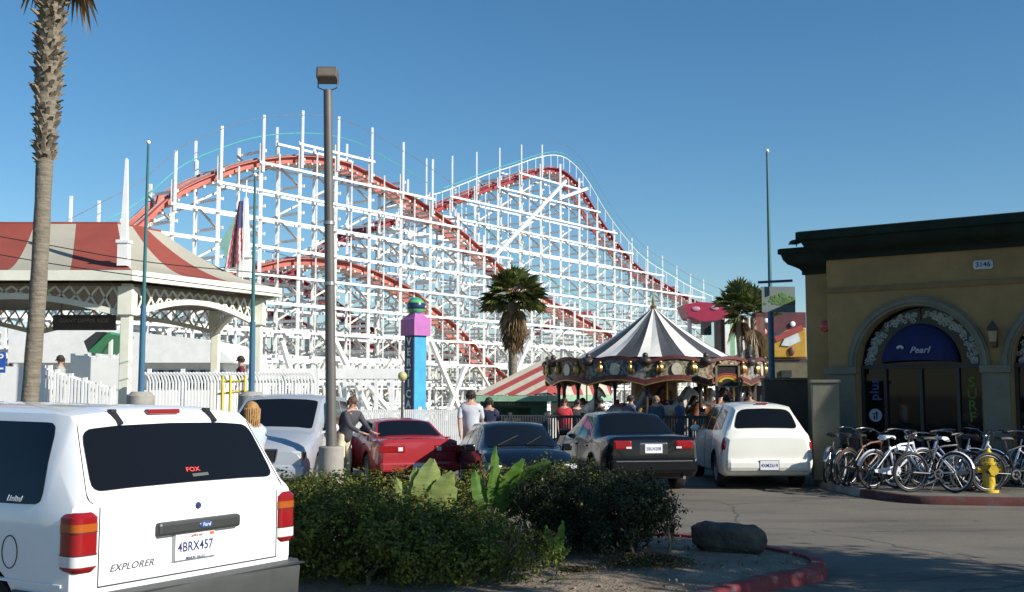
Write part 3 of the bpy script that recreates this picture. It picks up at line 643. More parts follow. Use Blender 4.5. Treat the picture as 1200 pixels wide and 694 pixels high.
def glaze(c,rear,roofr,rooff,cowl,both=(1,-1),g=GLASS):
    c.patch('rear_window',g,'top',[(rear+.05,-.93),(rear+.05,.93),(roofr-.05,.9),(roofr-.05,-.9)],rad=.06)
    c.patch('windshield',g,'top',[(rooff+.05,-.9),(rooff+.05,.9),(cowl-.05,.93),(cowl-.05,-.93)],rad=.06)
    for sg in both:
        mid=(roofr+rooff)/2+.0
        c.patch('side_window',g,'side',[(mid+.03,.08),(cowl-.16,.10),(rooff+.02,.88),(mid+.03,.9)],sg,rad=.04)
        c.patch('side_window',g,'side',[(rear+.38,.08),(mid-.04,.08),(mid-.04,.9),(roofr+.06,.88)],sg,rad=.05)
        c.line('door_seam',SEAM,'low',[(mid,.3),(mid,.86)],sg,.005); c.line('door_seam',SEAM,'low',[(cowl-.12,.3),(cowl-.12,.86)],sg,.005)
        m=MB(); 
        for x in(mid+.15,rear+.55): p=c.S('low',x,.80,sg); m.box(p+V((0,sg*.012,0)),(.17,.03,.03))
        c.add('door_handle',m,c.paint,c.body,bevel=.008)
        m=MB(); p=c.S('side',cowl-.32,.1,sg); m.box(p+V((0,sg*.10,.04)),(.10,.17,.12)); c.add('door_mirror',m,c.paint,c.body,bevel=.03)
def hdg(deg): return R(deg)
# red coupe, rear
RP=paint('red_car_paint',(.33,.022,.028))
D=20.6; red=Car('red_coupe',saloon_st(4.5,1.66,1.27,.86,.86,.93,.95,-1.50,.15,-.85),4.5,RP,(gx(497,D)-.80,D+2.15,0),hdg(90+19),'glossy red two door coupe with two small clear reversing lamps','car',bev=.04)
glaze(red,-1.50,-.85,.15,.95)
for sg in(1,-1):
    m=MB(); m.box((-2.235,sg*.53,.745),(.05,.50,.13)); tl_=red.add('tail_lamp',m,REDL,red.body,bevel=.012)
    m=MB(); m.box((-2.262,sg*.37,.745),(.01,.09,.075)); red.add('reversing_lamp',m,CLR,tl_,bevel=.004)
m=MB(); m.box((-2.27,0,.42),(.12,1.5,.18)); red.add('rear_bumper',m,RP,bevel=.04)
plate(red,-2.335,0,.42,'3KHD512',-1,tw=.3,th=.13,size=.06)
m=MB(); m.ball((-2.235,0,.845),.02,8,6,(.3,1.2,1)); red.add('badge',m,CHROME,red.body)
m=MB(); m.beam((-2.12,-.62,.955),(-2.12,.62,.955),.10,.02); m.box((-2.12,-.55,.93),(.06,.04,.04)); m.box((-2.12,.55,.93),(.06,.04,.04)); red.add('boot_spoiler',m,RP,red.body,bevel=.008)
# dark blue car facing us
BP=paint('navy_car_paint',(.004,.006,.010),rough=.2); D=19.2
dim(BP); blu=Car('navy_hatchback',saloon_st(4.2,1.58,1.27,.82,.80,.86,1.05,-1.75,.22,-1.25),4.2,BP,(.0,D+.3,0),hdg(-90+9),'dark navy car facing the camera between the red coupe and the charcoal saloon','car',bev=.04)
glaze(blu,-1.75,-1.25,.22,1.05)
for sg in(1,-1):
    m=MB(); m.box((2.075,sg*.60,.625),(.10,.22,.09)); blu.add('headlight',m,CLR,blu.body,bevel=.03)
m=MB(); m.box((2.14,0,.60),(.04,.62,.10)); blu.add('grille',m,BLACK,blu.body,bevel=.01)
m=MB(); m.box((2.10,0,.40),(.14,1.4,.16)); blu.add('front_bumper',m,BP,bevel=.04); plate(blu,2.175,0,.42,'2TLM883',1,tw=.3,th=.12,size=.065)
m=MB()
for y in(.1,-.45): m.beam(blu.S('top',1.02,y/.7)+V((0,0,.02)),blu.S('top',.72,(y+.42)/.8)+V((0,0,.03)),.015,.015)
blu.add('wiper',m,BLACK,blu.body)
# charcoal saloon, rear
CP=paint('charcoal_car_paint',(.005,.006,.008),rough=.2); D=19.6
dim(CP); cha=Car('charcoal_saloon',saloon_st(4.75,1.78,1.42,.93,.88,1.02,1.15,-1.45,.30,-.75),4.75,CP,(gx(764,D)-.40,D+2.37,0),hdg(90+10),'dark charcoal four door saloon with red tail lamps, parked left of the white wagon','car',wheel_x=(1.42,-1.32),bev=.045)
glaze(cha,-1.45,-.75,.30,1.15)
for sg in(1,-1):
    m=MB(); m.box((-2.335,sg*.565,.865),(.13,.34,.17)); tl_=cha.add('tail_lamp',m,REDL,cha.body,bevel=.04)
    m=MB(); m.box((-2.402,sg*.46,.82),(.008,.10,.035)); cha.add('reversing_lamp',m,CLR,tl_,bevel=.003)
plate(cha,-2.385,0,.80,'5BLN208',-1,size=.08,tw=.32)
m=MB(); m.box((-2.376,0,.89),(.02,.5,.035)); cha.add('plate_garnish',m,CHROME,cha.body,bevel=.008)
m=MB(); m.box((-2.375,0,.80),(.012,.52,.20)); cha.add('plate_recess',m,BLACK,cha.body)
m=MB(); m.box((-2.36,0,.50),(.16,1.62,.26)); bb=cha.add('rear_bumper',m,CP,bevel=.06); m=MB(); m.box((-2.445,0,.585),(.01,1.4,.015)); cha.add('bumper_strip',m,CHROME,bb)
m=MB(); m.tube([(-2.42,-.55,.29),(-2.2,-.55,.29)],.03,10); cha.add('exhaust_pipe',m,CHROME,bb)
# white retro wagon
PP=paint('cream_white_paint',(.80,.78,.70)); D=20.4
st=[(-2.14,.34,.70,.62,.74,.92,.70,.95,.60,.01),(-2.08,.28,.80,.62,.83,.98,.77,1.02,.66,.015),(-1.98,.25,.83,.62,.85,1.02,.78,1.12,.66,.02),(-1.80,.24,.84,.62,.86,1.02,.78,1.45,.52,.04),(-1.62,.24,.84,.62,.86,1.02,.79,1.52,.53,.06),(-.9,.24,.84,.62,.855,1.02,.81,1.56,.57,.055),
 (0,.24,.84,.60,.84,1.0,.80,1.55,.57,.055),(.45,.24,.84,.60,.84,.99,.79,1.48,.56,.05),(1.05,.24,.84,.60,.84,.96,.76,1.04,.66,.04),(1.7,.26,.83,.60,.83,.82,.66,.93,.46,.04),(2.0,.3,.76,.55,.78,.70,.55,.80,.38,.04),(2.14,.36,.6,.5,.64,.62,.45,.66,.3,.02)]
pt=Car('white_retro_wagon',st,4.28,PP,(gx(899,D)-.02,D+2.14,0),hdg(90),'rounded creamy white retro wagon seen from behind, parked beside the shop pavement','car',wheel_x=(1.28,-1.30),wr=.32,arch=.38,bev=.075)
pt.patch('rear_window',GLASS,'top',[(-1.985,-.90),(-1.985,.90),(-1.80,.93),(-1.80,-.93)],rad=.10,nx=18,off=.01)
for sg in(1,-1):
    pt.patch('side_window',GLASS,'side',[(-1.62,.16),(-1.02,.08),(-1.02,.88),(-1.45,.82)],sg,rad=.06)
    pt.patch('side_window',GLASS,'side',[(-.95,.08),(-.25,.08),(-.25,.9),(-.95,.88)],sg,rad=.04)
    pt.patch('side_window',GLASS,'side',[(-.18,.08),(.70,.1),(.40,.88),(-.18,.9)],sg,rad=.04)
    pt.line('door_seam',SEAM,'low',[(-.22,.3),(-.22,1.0)],sg,.005); pt.line('door_seam',SEAM,'low',[(-1.0,.6),(-1.0,1.0)],sg,.005); pt.line('door_seam',SEAM,'low',[(.75,.3),(.75,.98)],sg,.005)
    m=MB()
    for x in(-.05,-.8): p=pt.S('low',x,.88,sg); m.tube([p+V((-.08,sg*.005,0)),p+V((-.05,sg*.03,0)),p+V((.05,sg*.03,0)),p+V((.08,sg*.005,0))],.013,6)
    pt.add('door_handle',m,CHROME,pt.body,smooth=True)
    m=MB(); p=pt.S('side',.62,.12,sg); m.ball(p+V((0,sg*.12,.03)),.1,12,8,(.6,1,.7)); pt.add('door_mirror',m,PP,pt.body,smooth=True)
    m=MB(); m.ball((-2.02,sg*.765,.80),.1,14,10,(.9,.75,1.75)); pt.add('tail_lamp',m,REDL,pt.body,smooth=True)
    m=MB(); m.box((-2.155,sg*.50,.46),(.05,.20,.07)); pt.add('bumper_lamp',m,REDL,pt.body,bevel=.02)
pt.patch('windshield',GLASS,'top',[(.52,-.9),(.52,.9),(1.0,.9),(1.0,-.9)])
m=MB(); m.box((-2.12,0,.46),(.18,1.56,.24)); bb=pt.add('rear_bumper',m,PP,bevel=.08); 
plate(pt,-2.215,.0,.46,'4XMZ619',-1,bb,tw=.34,th=.17,size=.085,dark=False)
m=MB(); m.box((-2.208,0,.46),(.01,.37,.19)); pt.add('plate_surround',m,BLACK,bb,bevel=.01)
m=MB(); m.ball((-2.085,0,.93),.03,10,6,(.3,1,1)); 
for sg in(1,-1): m.tube([(-2.09,sg*.02,.935),(-2.088,sg*.10,.95),(-2.08,sg*.19,.945)],[.014,.010,.003],6)
pt.add('winged_badge',m,CHROME,pt.body,smooth=True)
text('boot_lettering','Cruiser',.05,CHROME,(-2.098,.50,.83),(0,-1,0),UP,pt.body,ext=.004,world=False)
m=MB(); m.box((-1.66,0,1.585),(.04,.22,.025)); pt.add('high_brake_lamp',m,REDL,pt.body,bevel=.005)
# silver minivan
SP=paint('silver_car_paint',(.48,.50,.53)); SP.node_tree.nodes['Principled BSDF'].inputs['Metallic'].default_value=.3; D=19.3
st=[(-2.4,.4,.78,.7,.82,1.0,.8,1.2,.72,.02),(-2.3,.3,.86,.7,.9,1.05,.88,1.55,.72,.03),(-2.0,.27,.9,.7,.94,1.06,.92,1.68,.74,.05),(0,.27,.9,.7,.94,1.06,.92,1.72,.75,.05),(.35,.27,.9,.7,.94,1.05,.92,1.66,.74,.05),(1.35,.27,.9,.68,.94,1.0,.90,1.08,.82,.05),(2.0,.27,.9,.65,.92,.88,.85,.94,.72,.05),(2.3,.28,.85,.62,.87,.80,.80,.84,.68,.03),(2.4,.32,.78,.6,.82,.72,.74,.76,.62,.02)]
van=Car('silver_minivan',st,4.8,SP,(-4.38,D+2.3,0),hdg(-90-2),'silver minivan facing the camera, its nose between the white vehicle and the lamp post base','minivan',wheel_x=(1.45,-1.4),wr=.33,arch=.39,bev=.05)
van.patch('windshield',GLASS,'top',[(.42,-.92),(.42,.92),(1.28,.93),(1.28,-.93)],rad=.07)
for sg in(1,-1):
    van.patch('side_window',GLASS,'side',[(-.0,.08),(1.0,.1),(.35,.85),(-.0,.88)],sg); van.patch('side_window',GLASS,'side',[(-1.1,.08),(-.08,.08),(-.08,.88),(-1.1,.88)],sg); van.patch('side_window',GLASS,'side',[(-2.1,.1),(-1.2,.08),(-1.2,.88),(-2.05,.85)],sg)
    m=MB(); m.box((2.29,sg*.66,.70),(.20,.36,.17)); hl=van.add('headlight',m,CLR,van.body,bevel=.04); m=MB(); m.box((2.27,sg*.82,.70),(.20,.09,.15)); van.add('turn_signal',m,AMB,hl,bevel=.03)
    m=MB(); p=van.S('side',.95,.12,sg); m.ball(p+V((0,sg*.17,.08)),.13,12,8,(.55,.95,.75)); m.beam(p,p+V((0,sg*.1,.04)),.04,.04); van.add('door_mirror',m,mat('white_mirror_shell',(.7,.72,.75),.3) ,van.body,smooth=True)
m=MB(); poly=[(-.40,.80),(.40,.80),(.36,.60),(-.36,.60)]; m.ext(poly,(2.41,0,0),(0,1,0),(0,0,1),(1,0,0),.02); gr=van.add('grille',m,BLACK,van.body); m=MB()
for sgn in (1,-1): m.tube([(2.435,.41*sgn,.81),(2.435,.37*sgn,.59)],.014,6)
m.tube([(2.435,-.41,.81),(2.435,.41,.81)],.014,6); m.tube([(2.435,-.37,.59),(2.435,.37,.59)],.014,6); van.add('grille_surround',m,CHROME,gr); m=MB(); m.ball((2.44,0,.71),.035,12,8,(.3,1,1)); van.add('grille_badge',m,CHROME,gr,smooth=True)
m=MB(); m.box((2.38,0,.42),(.20,1.76,.24)); bb=van.add('front_bumper',m,SP,bevel=.07); plate(van,2.487,.0,.42,'3RJW904',1,bb)
# ================= ROLLER COASTER =================
TU=V((.595,.804,0)).normalized(); TN=V((-TU.y,TU.x,0)); X0=-.2315*60; TO=V((X0,60,0)); SP_=2.87
def cw(t,z,o): return TO+TU*t+TN*o+V((0,0,z))
def unproj(px,py,o):
    a,zz=ray(px,py)  # point = (a*D, D)
    P=TO+TN*o; # P + TU t = D*(a,1)
    # a*(P.y+TU.y t)=P.x+TU.x t
    t=(P.x-a*P.y)/(a*TU.y-TU.x); D=P.y+TU.y*t; return t,CH+zz*D
random.seed(11)
cst=thing('roller_coaster',tuple(cw(0,0,0)),'white timber roller coaster trestle with red track rising behind the park','roller coaster')
TR=mat('coral_red_track_paint',(.50,.15,.115),.6,c2=(.36,.085,.07),scale=.6)
TR2=mat('dark_red_track_paint',(.34,.035,.05),.55,c2=(.24,.03,.04),scale=.6)
OLD=mat('bare_tan_timber',(.62,.58,.50),.8,var=.25,scale=2)
TEAL=mat('teal_cable_paint',(.10,.42,.36),.5,var=.1)
def uc(L,o): return [unproj(x,y,o) for x,y in L]
A_=uc([(-60,395),(0,350),(60,318),(110,290),(150,266),(195,227),(240,205),(290,189),(350,184),(395,191),(430,207),(470,229),(505,251),(541,279),(578,313),(605,333),(635,351),(660,365),(704,390)],1.0)
A_[-1:]=[A_[-1],(A_[-1][0]+3,A_[-1][1]-1.2),(A_[-1][0]+9,A_[-1][1]-1.6)]
B_=uc([(300,335),(350,308),(398,277),(430,264),(467,253),(487,247),(505,242),(530,232),(560,220),(590,210),(615,201),(637,197),(655,203),(675,224),(697,260),(720,291),(745,317),(775,335),(800,349),(830,361),(860,370)],4.9)
C_=uc([(200,345),(235,330),(262,320),(300,310),(338,303),(389,306),(427,317),(466,335),(490,353),(530,386),(553,411),(577,435),(592,446)],1.0)
def fn(P):
    P=sorted(P); 
    return lambda t: interp([tuple(p) for p in P],t)
fA,fB,fC=fn(A_),fn(B_),fn(C_)
tmin,tmax=-30,62
def hA(t):
    if t>=unproj(541,279,0)[0]-.5: return min(fA(t),99)
    return fA(t)
def hB(t): return fB(t) if t>-2 else max(3,fB(-2)+(t+2)*.35)
# sections: rows of bents
endA=A_[-3][0]
rows=[(0,hA,0),(1.9,hA,0),(3.9,hB,0),(5.8,hB,0)]
def hD(t): return 5.5+3.0*math.sin(t*.11+.6)+1.2*math.sin(t*.23) if t<50 else 5
def hE(t): return 8.0+3.2*math.sin(t*.085+2.2) 
rows+=[(8.3,hD,0),(10.2,hD,0),(13.5,hE,0),(15.5,hE,0),(18.5,hD,0),(20.5,hD,0)]
exts={}
# tall slim poles above the front row (tops read off the photograph)
TOPS={-4:230,-3:212,-2:177,-1:148,0:135,1:130,2:137,3:150,4:167,5:187}
pieces_post=[]; pieces_ext=[]; ledg=[]; cross=[]; brace=[]; studs=[]
nA0=int(tmin/SP_); 
def pxof(p):
    X,Y,Z=p; d=V((X,Y,Z-CH)); yc=d.y*math.cos(PIT)+d.z*math.sin(PIT); zc=-d.y*math.sin(PIT)+d.z*math.cos(PIT); return 600+F*d.x/yc, 347-F*zc/yc
for ri,(o,h,_) in enumerate(rows):
    H={}
    for i in range(nA0,22):
        t=i*SP_+(0 if ri<2 else .35*SP_ if ri<4 else .6*SP_)
        z=h(t)-.15
        if ri<2: z+=.9 if i>7 else 1.0
        elif ri<4: z+=.55
        if ri==3 and t>endA: pass
        H[i]=(t,z)
        zz=z
        w=.165 if ri%2==0 else .145
        m=MB(); m.beam(cw(t,0,o),cw(t,zz,o),w,w); pieces_post.append((o,t,m))
        top=None
        if ri==0 and i in TOPS: top=unproj(0,0,0) and None
        if ri==0 and i in TOPS:
            px,_y=pxof(cw(t,zz,o)); z2=unproj(px,TOPS[i],o)[1]
            m=MB(); m.beam(cw(t+.02,zz-1.6,o-.15),cw(t+.02,z2,o-.15),.12,.12); pieces_ext.append(m)
        if ri==1 and i in TOPS and i%2: m=MB(); m.beam(cw(t,zz-.5,o+.12),cw(t,zz+1.1,o+.12),.12,.12); pieces_ext.append(m)
        if ri==2:
            px,_y=pxof(cw(t,zz,o)); ty=interp([(480,190),(505,184),(530,183),(560,178),(605,170),(632,170)],px) if 470<px<640 else interp([(730,276),(750,284),(775,300),(800,318),(840,335)],px) if 722<px<830 else None
            if ty: z2=unproj(px,ty,o)[1]; m=MB(); m.beam(cw(t+.02,zz-1.2,o-.14),cw(t+.02,z2,o-.14),.10,.10); pieces_ext.append(m)
    # ledgers: horizontal members, one per level between bents that reach it
    step=1.55 if ri<4 else 1.75
    lv=.5+(.25 if ri%2 else 0)+ (0.2 if ri>3 else 0)
    while lv<22:
        run=[]
        for i in range(nA0,22):
            t,z=H[i]
            ok=z>=lv-.05
            if ok: run.append(t)
            if (not ok or i==21) and run:
                if len(run)>1:
                    m=MB(); a=run[0]-.25; b=run[-1]+.25; oo=o-.16; m.beam(cw(a,lv,oo),cw(b,lv,oo),.07,.135); ledg.append((o,lv,m))
                run=[]
        lv+=step
    # cross members and sway braces of each pair of rows
    if ri%2==0:
        for i in range(nA0,22):
            t,z=H[i]; l=1.2; k=0
            while l<z:
                m=MB(); m.beam(cw(t+.16,l,o-.2),cw(t+.16,l,o+2.1),.06,.16); cross.append((o,t,m))
                if k%2==0 and l+1.6<z:
                    m=MB(); m.beam(cw(t-.15,l,o),cw(t-.15,l+1.5,o+1.9),.05,.13); brace.append((o,t,m))
                if (i+k)%2==0 and l+1.6<z and t+SP_<60:
                    m=MB(); m.beam(cw(t,l,o+1.98),cw(t+SP_,l+1.5,o+1.98),.045,.11); brace.append((o+2,t,m))
                l+=1.55; k+=1
    if ri in (0,2,3,5,7) :
        for i in range(nA0,21):
            t,z=H[i]; tm=t+SP_/2; zt=min(z,H[i+1][1])-.3
            if zt>1: m=MB(); m.beam(cw(tm,0,o+.12),cw(tm,zt,o+.12),.075,.075); studs.append((o,t,m))
    if ri%2:
        # ties to the next pair of rows
        for i in range(nA0,22,2):
            t,z=H[i]
            for l in (3.3,6.4,9.5):
                if l<z-1 and ri<5: m=MB(); m.beam(cw(t+.3,l,o),cw(t+.3,l,o+2.1),.05,.14); cross.append((o,t,m))
pieces_post.sort(key=lambda q:cw(q[1],0,q[0]).y*(1 if q[0]<6 else 1.5))
def emit(lst,name,m_,cap=100,parent=cst):
    for m in lst[:cap]: m.build(name,m_,parent)
    if len(lst)>cap:
        M_=MB()
        for m in lst[cap:]: M_.add(m.v,m.f)
        tag(M_.build(name,m_,parent),kind='stuff')
emit([p[2] for p in pieces_post],'post',WHITE2)
emit(pieces_ext,'tall_pole',WHITE)
ledg.sort(key=lambda q:(q[0]>6,q[0],-q[1])); emit([p[2] for p in ledg],'ledger',WHITE2)
cross.sort(key=lambda q:q[0]*3+abs(q[1])); emit([p[2] for p in cross],'cross_beam',WHITE2)
emit([p[2] for p in studs],'stud',WHITE2)
emit([p[2] for p in brace],'sway_brace',OLD)
# long white diagonals
def raker(px0,py0,px1,py1,o,w=.26,m_=WHITE):
    a=unproj(px0,py0,o); b=unproj(px1,py1,o); MB().beam(cw(a[0],max(0,a[1]),o),cw(b[0],b[1],o),w,w).build('raking_brace',m_,cst)
raker(580,300,663,212,3.6,.22); raker(655,233,688,221,3.6,.22)
for a in((391,396,440,498),(432,452,470,498),(222,495,252,398),(300,395,262,470),(505,400,545,496),(545,430,520,496),(620,400,590,470),(330,400,360,500)):
    raker(*a,-1.2,.24)
for a in((270,420,300,500),(350,500,385,415),(415,498,460,420),(470,415,510,498),(560,430,600,498),(180,400,215,498),(120,400,150,498),(225,410,250,498)): raker(*a,-.9,.15,OLD)
for k in range(17):
    x=176+k*19
    raker(x,498,x+9.5,424,-.7,.11,WHITE2); raker(x+9.5,424,x+19,498,-.7,.11,WHITE2)
    raker(x,498,x,420,-.6,.12)
for y in(424,447,472,490): raker(172,y-1,505,y+1,-.75,.12)
# tracks
def track(P,o,name,m1,wid=1.0,rail=True):
    P3=catmull([(t,z,0) for t,z in P],5); n=len(P3)
    tr=MB()
    for s_ in(-1,1):   # laminated stringers: side boards
        for (a,b) in zip(P3,P3[1:]):
            tr.beam(cw(a.x,a.y-.24,o+s_*wid/2),cw(b.x,b.y-.24,o+s_*wid/2),.10,.42)
    t_=tr.build(name,m1,cst)
    ti=MB(); d=0; last=P3[0]
    for a,b in zip(P3,P3[1:]):
        L_=(b-a).length; k=0
        while d<L_:
            p=a.lerp(b,d/L_); ti.beam(cw(p.x,p.y-.50,o-wid/2-.35),cw(p.x,p.y-.50,o+wid/2+.35),.12,.12); d+=.62
        d-=L_
    tag(ti.build('tie',OLD,t_),kind='stuff')
    wk=MB()
    for s_ in(-1,1):
        for a,b in zip(P3,P3[1:]): wk.beam(cw(a.x,a.y-.06,o+s_*(wid/2+.18)),cw(b.x,b.y-.06,o+s_*(wid/2+.18)),.28,.06)
    wk.build('catwalk_board',m1,t_)
    rl=MB()
    for s_ in(-1,1): rl.tube([cw(p.x,p.y+.04,o+s_*.5) for p in P3],.05,5)
    rl.build('running_rail',STEEL,t_)
    if rail:
        for s_ in(-1,):
            hr=MB(); hr.tube([cw(p.x,p.y+.95,o+s_*(wid/2+.6)) for p in P3],.035,5); hr.build('handrail',WHITE if rail=='w' else TEAL,t_)
            for k,p in enumerate(P3[::2]): hp=MB().beam(cw(p.x,p.y-.1,o+s_*(wid/2+.6)),cw(p.x,p.y+.95,o+s_*(wid/2+.6)),.05,.05).build('handrail_post',WHITE,t_)

    return t_
track(A_,1.0,'upper_track',TR,rail=False); track(B_,4.9,'high_hill_track',TR2,rail='w'); track(C_,1.0,'lower_track',TR,rail=False)
D_=[(t,hD(t)+.3) for t in range(-28,58,3)]; track(D_,9.2,'rear_track',TR2,rail='w')
E_=[(t,hE(t)+.3) for t in range(-28,58,3)]; track(E_,14.5,'rear_track',TR2,rail=False)
# cables strung over the hills
def cable(P,o,dz,m_=TEAL,r=.03):
    q=[]; 
    for t,z in P: q.append((t,z+dz,0))
    MB().tube([cw(p.x,p.y,o) for p in catmull(q,5)],r,4).build('overhead_cable',m_,cst)
cable(A_[2:],-.1,1.25); cable([(t,z) for t,z in A_[2:]],-.2,2.3,STEEL,.018); cable(B_[6:],3.7,1.2); cable(B_[11:],3.7,2.0,STEEL,.018)
# ================= WHITE STATION & RAMPS BEHIND THE PAVILION =================
def zz(y,D): return at(600,y,D).z
stn=thing('station_building',(gx(150,46),46,0),'long white building with low gable behind the striped pavilion','building')
WALLW=mat('white_wall_paint',(.78,.78,.75),.7,var=.06)
m=MB(); x0,x1=gx(15,46),gx(262,46); zt=zz(424,46); m.bbox((x0,46,0),(x1,52,zt)); m.build('wall',WALLW,stn)
m=MB(); xa,xb,xc=gx(28,46),gx(78,46),gx(190,46); zr=zz(381,46); m.ext([(x0,zt-.05),(x1+.6,zt-.05),(xc+2,zt+.9),(xb,zr),(x0,zr)],(0,45.6,0),(1,0,0),UP,(0,1,0),6.6); m.build('gable_roof',WALLW,stn)
m=MB()
for k in range(9):
    x=lerp(gx(160,46),gx(258,46),k/8); m.bbox((x-.35,45.93,zz(452,46)),(x+.35,45.99,zz(432,46)))
    if k<9: pass
for k in range(9):
    x=lerp(gx(160,46),gx(258,46),k/8); q=MB(); q.bbox((x-.35,45.93,zz(455,46)),(x+.3,45.99,zz(434,46))); q.build('window',mat('grey_window',(.22,.25,.28),.3,var=.1) if k==0 else bpy.data.materials['grey_window'],stn)
ld=thing('loading_platform',(gx(370,52),52,0),'long white planked platform crossing the foot of the coaster','platform')
m=MB(); m.bbox((gx(235,50),50,zz(444,50)),(gx(480,50),53,zz(432,50))); m.build('deck_edge',WHITE,ld)
m=MB(); m.bbox((gx(235,50.2),50.1,zz(452,50)),(gx(480,50.2),50.2,zz(448,50)));m.build('lower_rail',WHITE,ld)
for k in range(14):
    x=lerp(gx(238,50),gx(478,50),k/13); m=MB(); m.bbox((x-.08,50.02,0),(x+.08,50.2,zz(428,50))); m.build('support_post',WHITE,ld)
# short canopies / ride roofs seen through the pavilion
t=thing('green_ride_canopy',(gx(112,40),40,0),'dark green and black sloping ride canopy seen through the pavilion','canopy')
m=MB(); z=lambda y:zz(y,40); X=lambda x:gx(x,40)
m.ext([(X(98),z(400)),(X(112),z(389)),(X(122),z(389)),(X(103),z(412))],(0,40,0),(1,0,0),UP,(0,1,0),2.5); m.build('dark_panel',mat('black_canvas',(.03,.04,.045),.8),t)
m=MB(); m.ext([(X(103),z(413)),(X(128),z(389)),(X(131),z(392)),(X(110),z(414))],(0,39.95,0),(1,0,0),UP,(0,1,0),2.4); m.build('green_edge',mat('green_canvas',(.04,.22,.10),.7),t)
m=MB(); m.box((X(104),40.5,z(412)/2),(.12,.12,z(412))); m.build('post',WHITE,t); m=MB(); m.box((X(124),40.5,z(395)/2),(.12,.12,z(395))); m.build('post',WHITE,t)
# ================= PAVILION =================
REDC=mat('red_roof_canvas',(.29,.062,.040),.8,c2=(.24,.05,.035),scale=.8); BEI=mat('beige_roof_canvas',(.42,.39,.31),.8,c2=(.36,.34,.27),scale=.8)
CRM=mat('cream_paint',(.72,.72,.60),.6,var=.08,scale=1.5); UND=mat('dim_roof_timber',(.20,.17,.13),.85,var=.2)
pav=thing('pavilion',(-14,33,0),'open pavilion with red and beige striped roof and cream arched frame on the left','pavilion')
EZ=4.72; RZ=6.62; FZ=1.0
outer=[V((-9.75,28,0)),V((-7.0,32.9,0)),V((-9.75,37.8,0)),V((-22.5,37.8,0)),V((-25.3,32.9,0)),V((-22.5,28,0))]
innr=[V((-11.35,31.3,0)),V((-10.6,32.9,0)),V((-11.35,34.5,0)),V((-20.9,34.5,0)),V((-21.7,32.9,0)),V((-20.9,31.3,0))]
# stripes
def prof(u): # 0 eave ->1 ridge : concave bell
    return EZ+.20+(RZ-EZ-.2)*(u**1.75*.72+u*.28)
cnt={0:3,1:3,2:16,3:3,4:3,5:16}
ms=[MB(),MB()]; 
off0=0
par=0
for e in range(6):
    a,b=outer[e],outer[(e+1)%6]; c,d=innr[e],innr[(e+1)%6]
    n=[3,3,8,3,3,8][e]
    # long sides use stripes perpendicular to the eave
    for k in range(n):
        for sb in range(2):
            s0=(k+sb/2)/n; s1=(k+sb/2+.5)/n
            vs=[];J=10
            for j in range(J+1):
                u=j/J
                for s in(s0,s1): 
                    o_=a.lerp(b,s); i_=c.lerp(d,s); p=o_.lerp(i_,u); vs.append((p.x,p.y,prof(u)))
            ms[(k+ (1 if e in(0,1,3,4) else 1))%2].add(vs,[(2*j,2*j+1,2*j+3,2*j+2) for j in range(J)])
rf=ms[0].build('roof_canvas',[REDC],pav,smooth=True); tag(rf,'red stripes of the pavilion roof'); rf2=ms[1].build('roof_canvas',[BEI],pav,smooth=True); tag(rf2,'beige stripes of the pavilion roof')
m=MB(); m.prism([(p.x,p.y) for p in innr],RZ-.02,RZ+.06); m.build('ridge_cap',REDC,pav)
m=MB()
for e in range(6):
    a,b=outer[e],outer[(e+1)%6]; u=(b-a).normalized(); m.beam(a-u*.05+V((0,0,EZ+.06)),b+u*.05+V((0,0,EZ+.06)),.14,.26)
m.build('fascia',CRM,pav)
m=MB()
ins2=[lerp(1,0,0)*p for p in outer]
cen=V((-16.1,32.9,0)); so_=[p.lerp(V((max(-20,min(-12.2,p.x)),32.9,0)),.12) for p in outer]
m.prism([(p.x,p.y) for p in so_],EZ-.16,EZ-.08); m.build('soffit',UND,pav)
# frames between columns: arched lattice
cols=[p.lerp(V((max(-20,min(-12.2,p.x)),32.9,0)),.12) for p in outer]; pts=[]
full=[]
for e in range(6):
    a,b=cols[e],cols[(e+1)%6]; L_=(b-a).length; k=max(1,round(L_/5.2))
    for q in range(k): full.append((a.lerp(b,q/k),a.lerp(b,(q+1)/k)))
for a,b in full:
    c=MB(); c.box((a.x,a.y,(EZ-.1+FZ)/2),(.26,.26,EZ-.1-FZ)); c.build('column',CRM,pav,bevel=.02)
    c=MB(); c.box((a.x,a.y,EZ-.55),(.40,.40,.75)); c.build('column_head',CRM,pav,bevel=.02)
    u=(b-a).normalized(); N_=V((u.y,-u.x,0)); L_=(b-a).length
    m=MB(); n=16; arc=[]
    for k in range(n+1):
        s=k/n; arc.append(a+u*(L_*s)+V((0,0,EZ-.92+.50*math.sin(PI*s))))
    for p,q in zip(arc,arc[1:]): m.beam(p,q,.14,.15)
    m.build('arched_beam',CRM,pav)
    m=MB()
    for k in range(n):
        p=arc[k];q=arc[k+1]; tz=V((0,0,EZ-.16)); pu=V((p.x,p.y,EZ-.16)); qu=V((q.x,q.y,EZ-.16)); m.beam(p,qu,.03,.05); m.beam(q,pu,.03,.05)
    m.build('lattice',CRM,pav)
m=MB(); m.prism([(p.x,p.y) for p in outer],.0,FZ); m.build('platform_floor',CONC,pav)
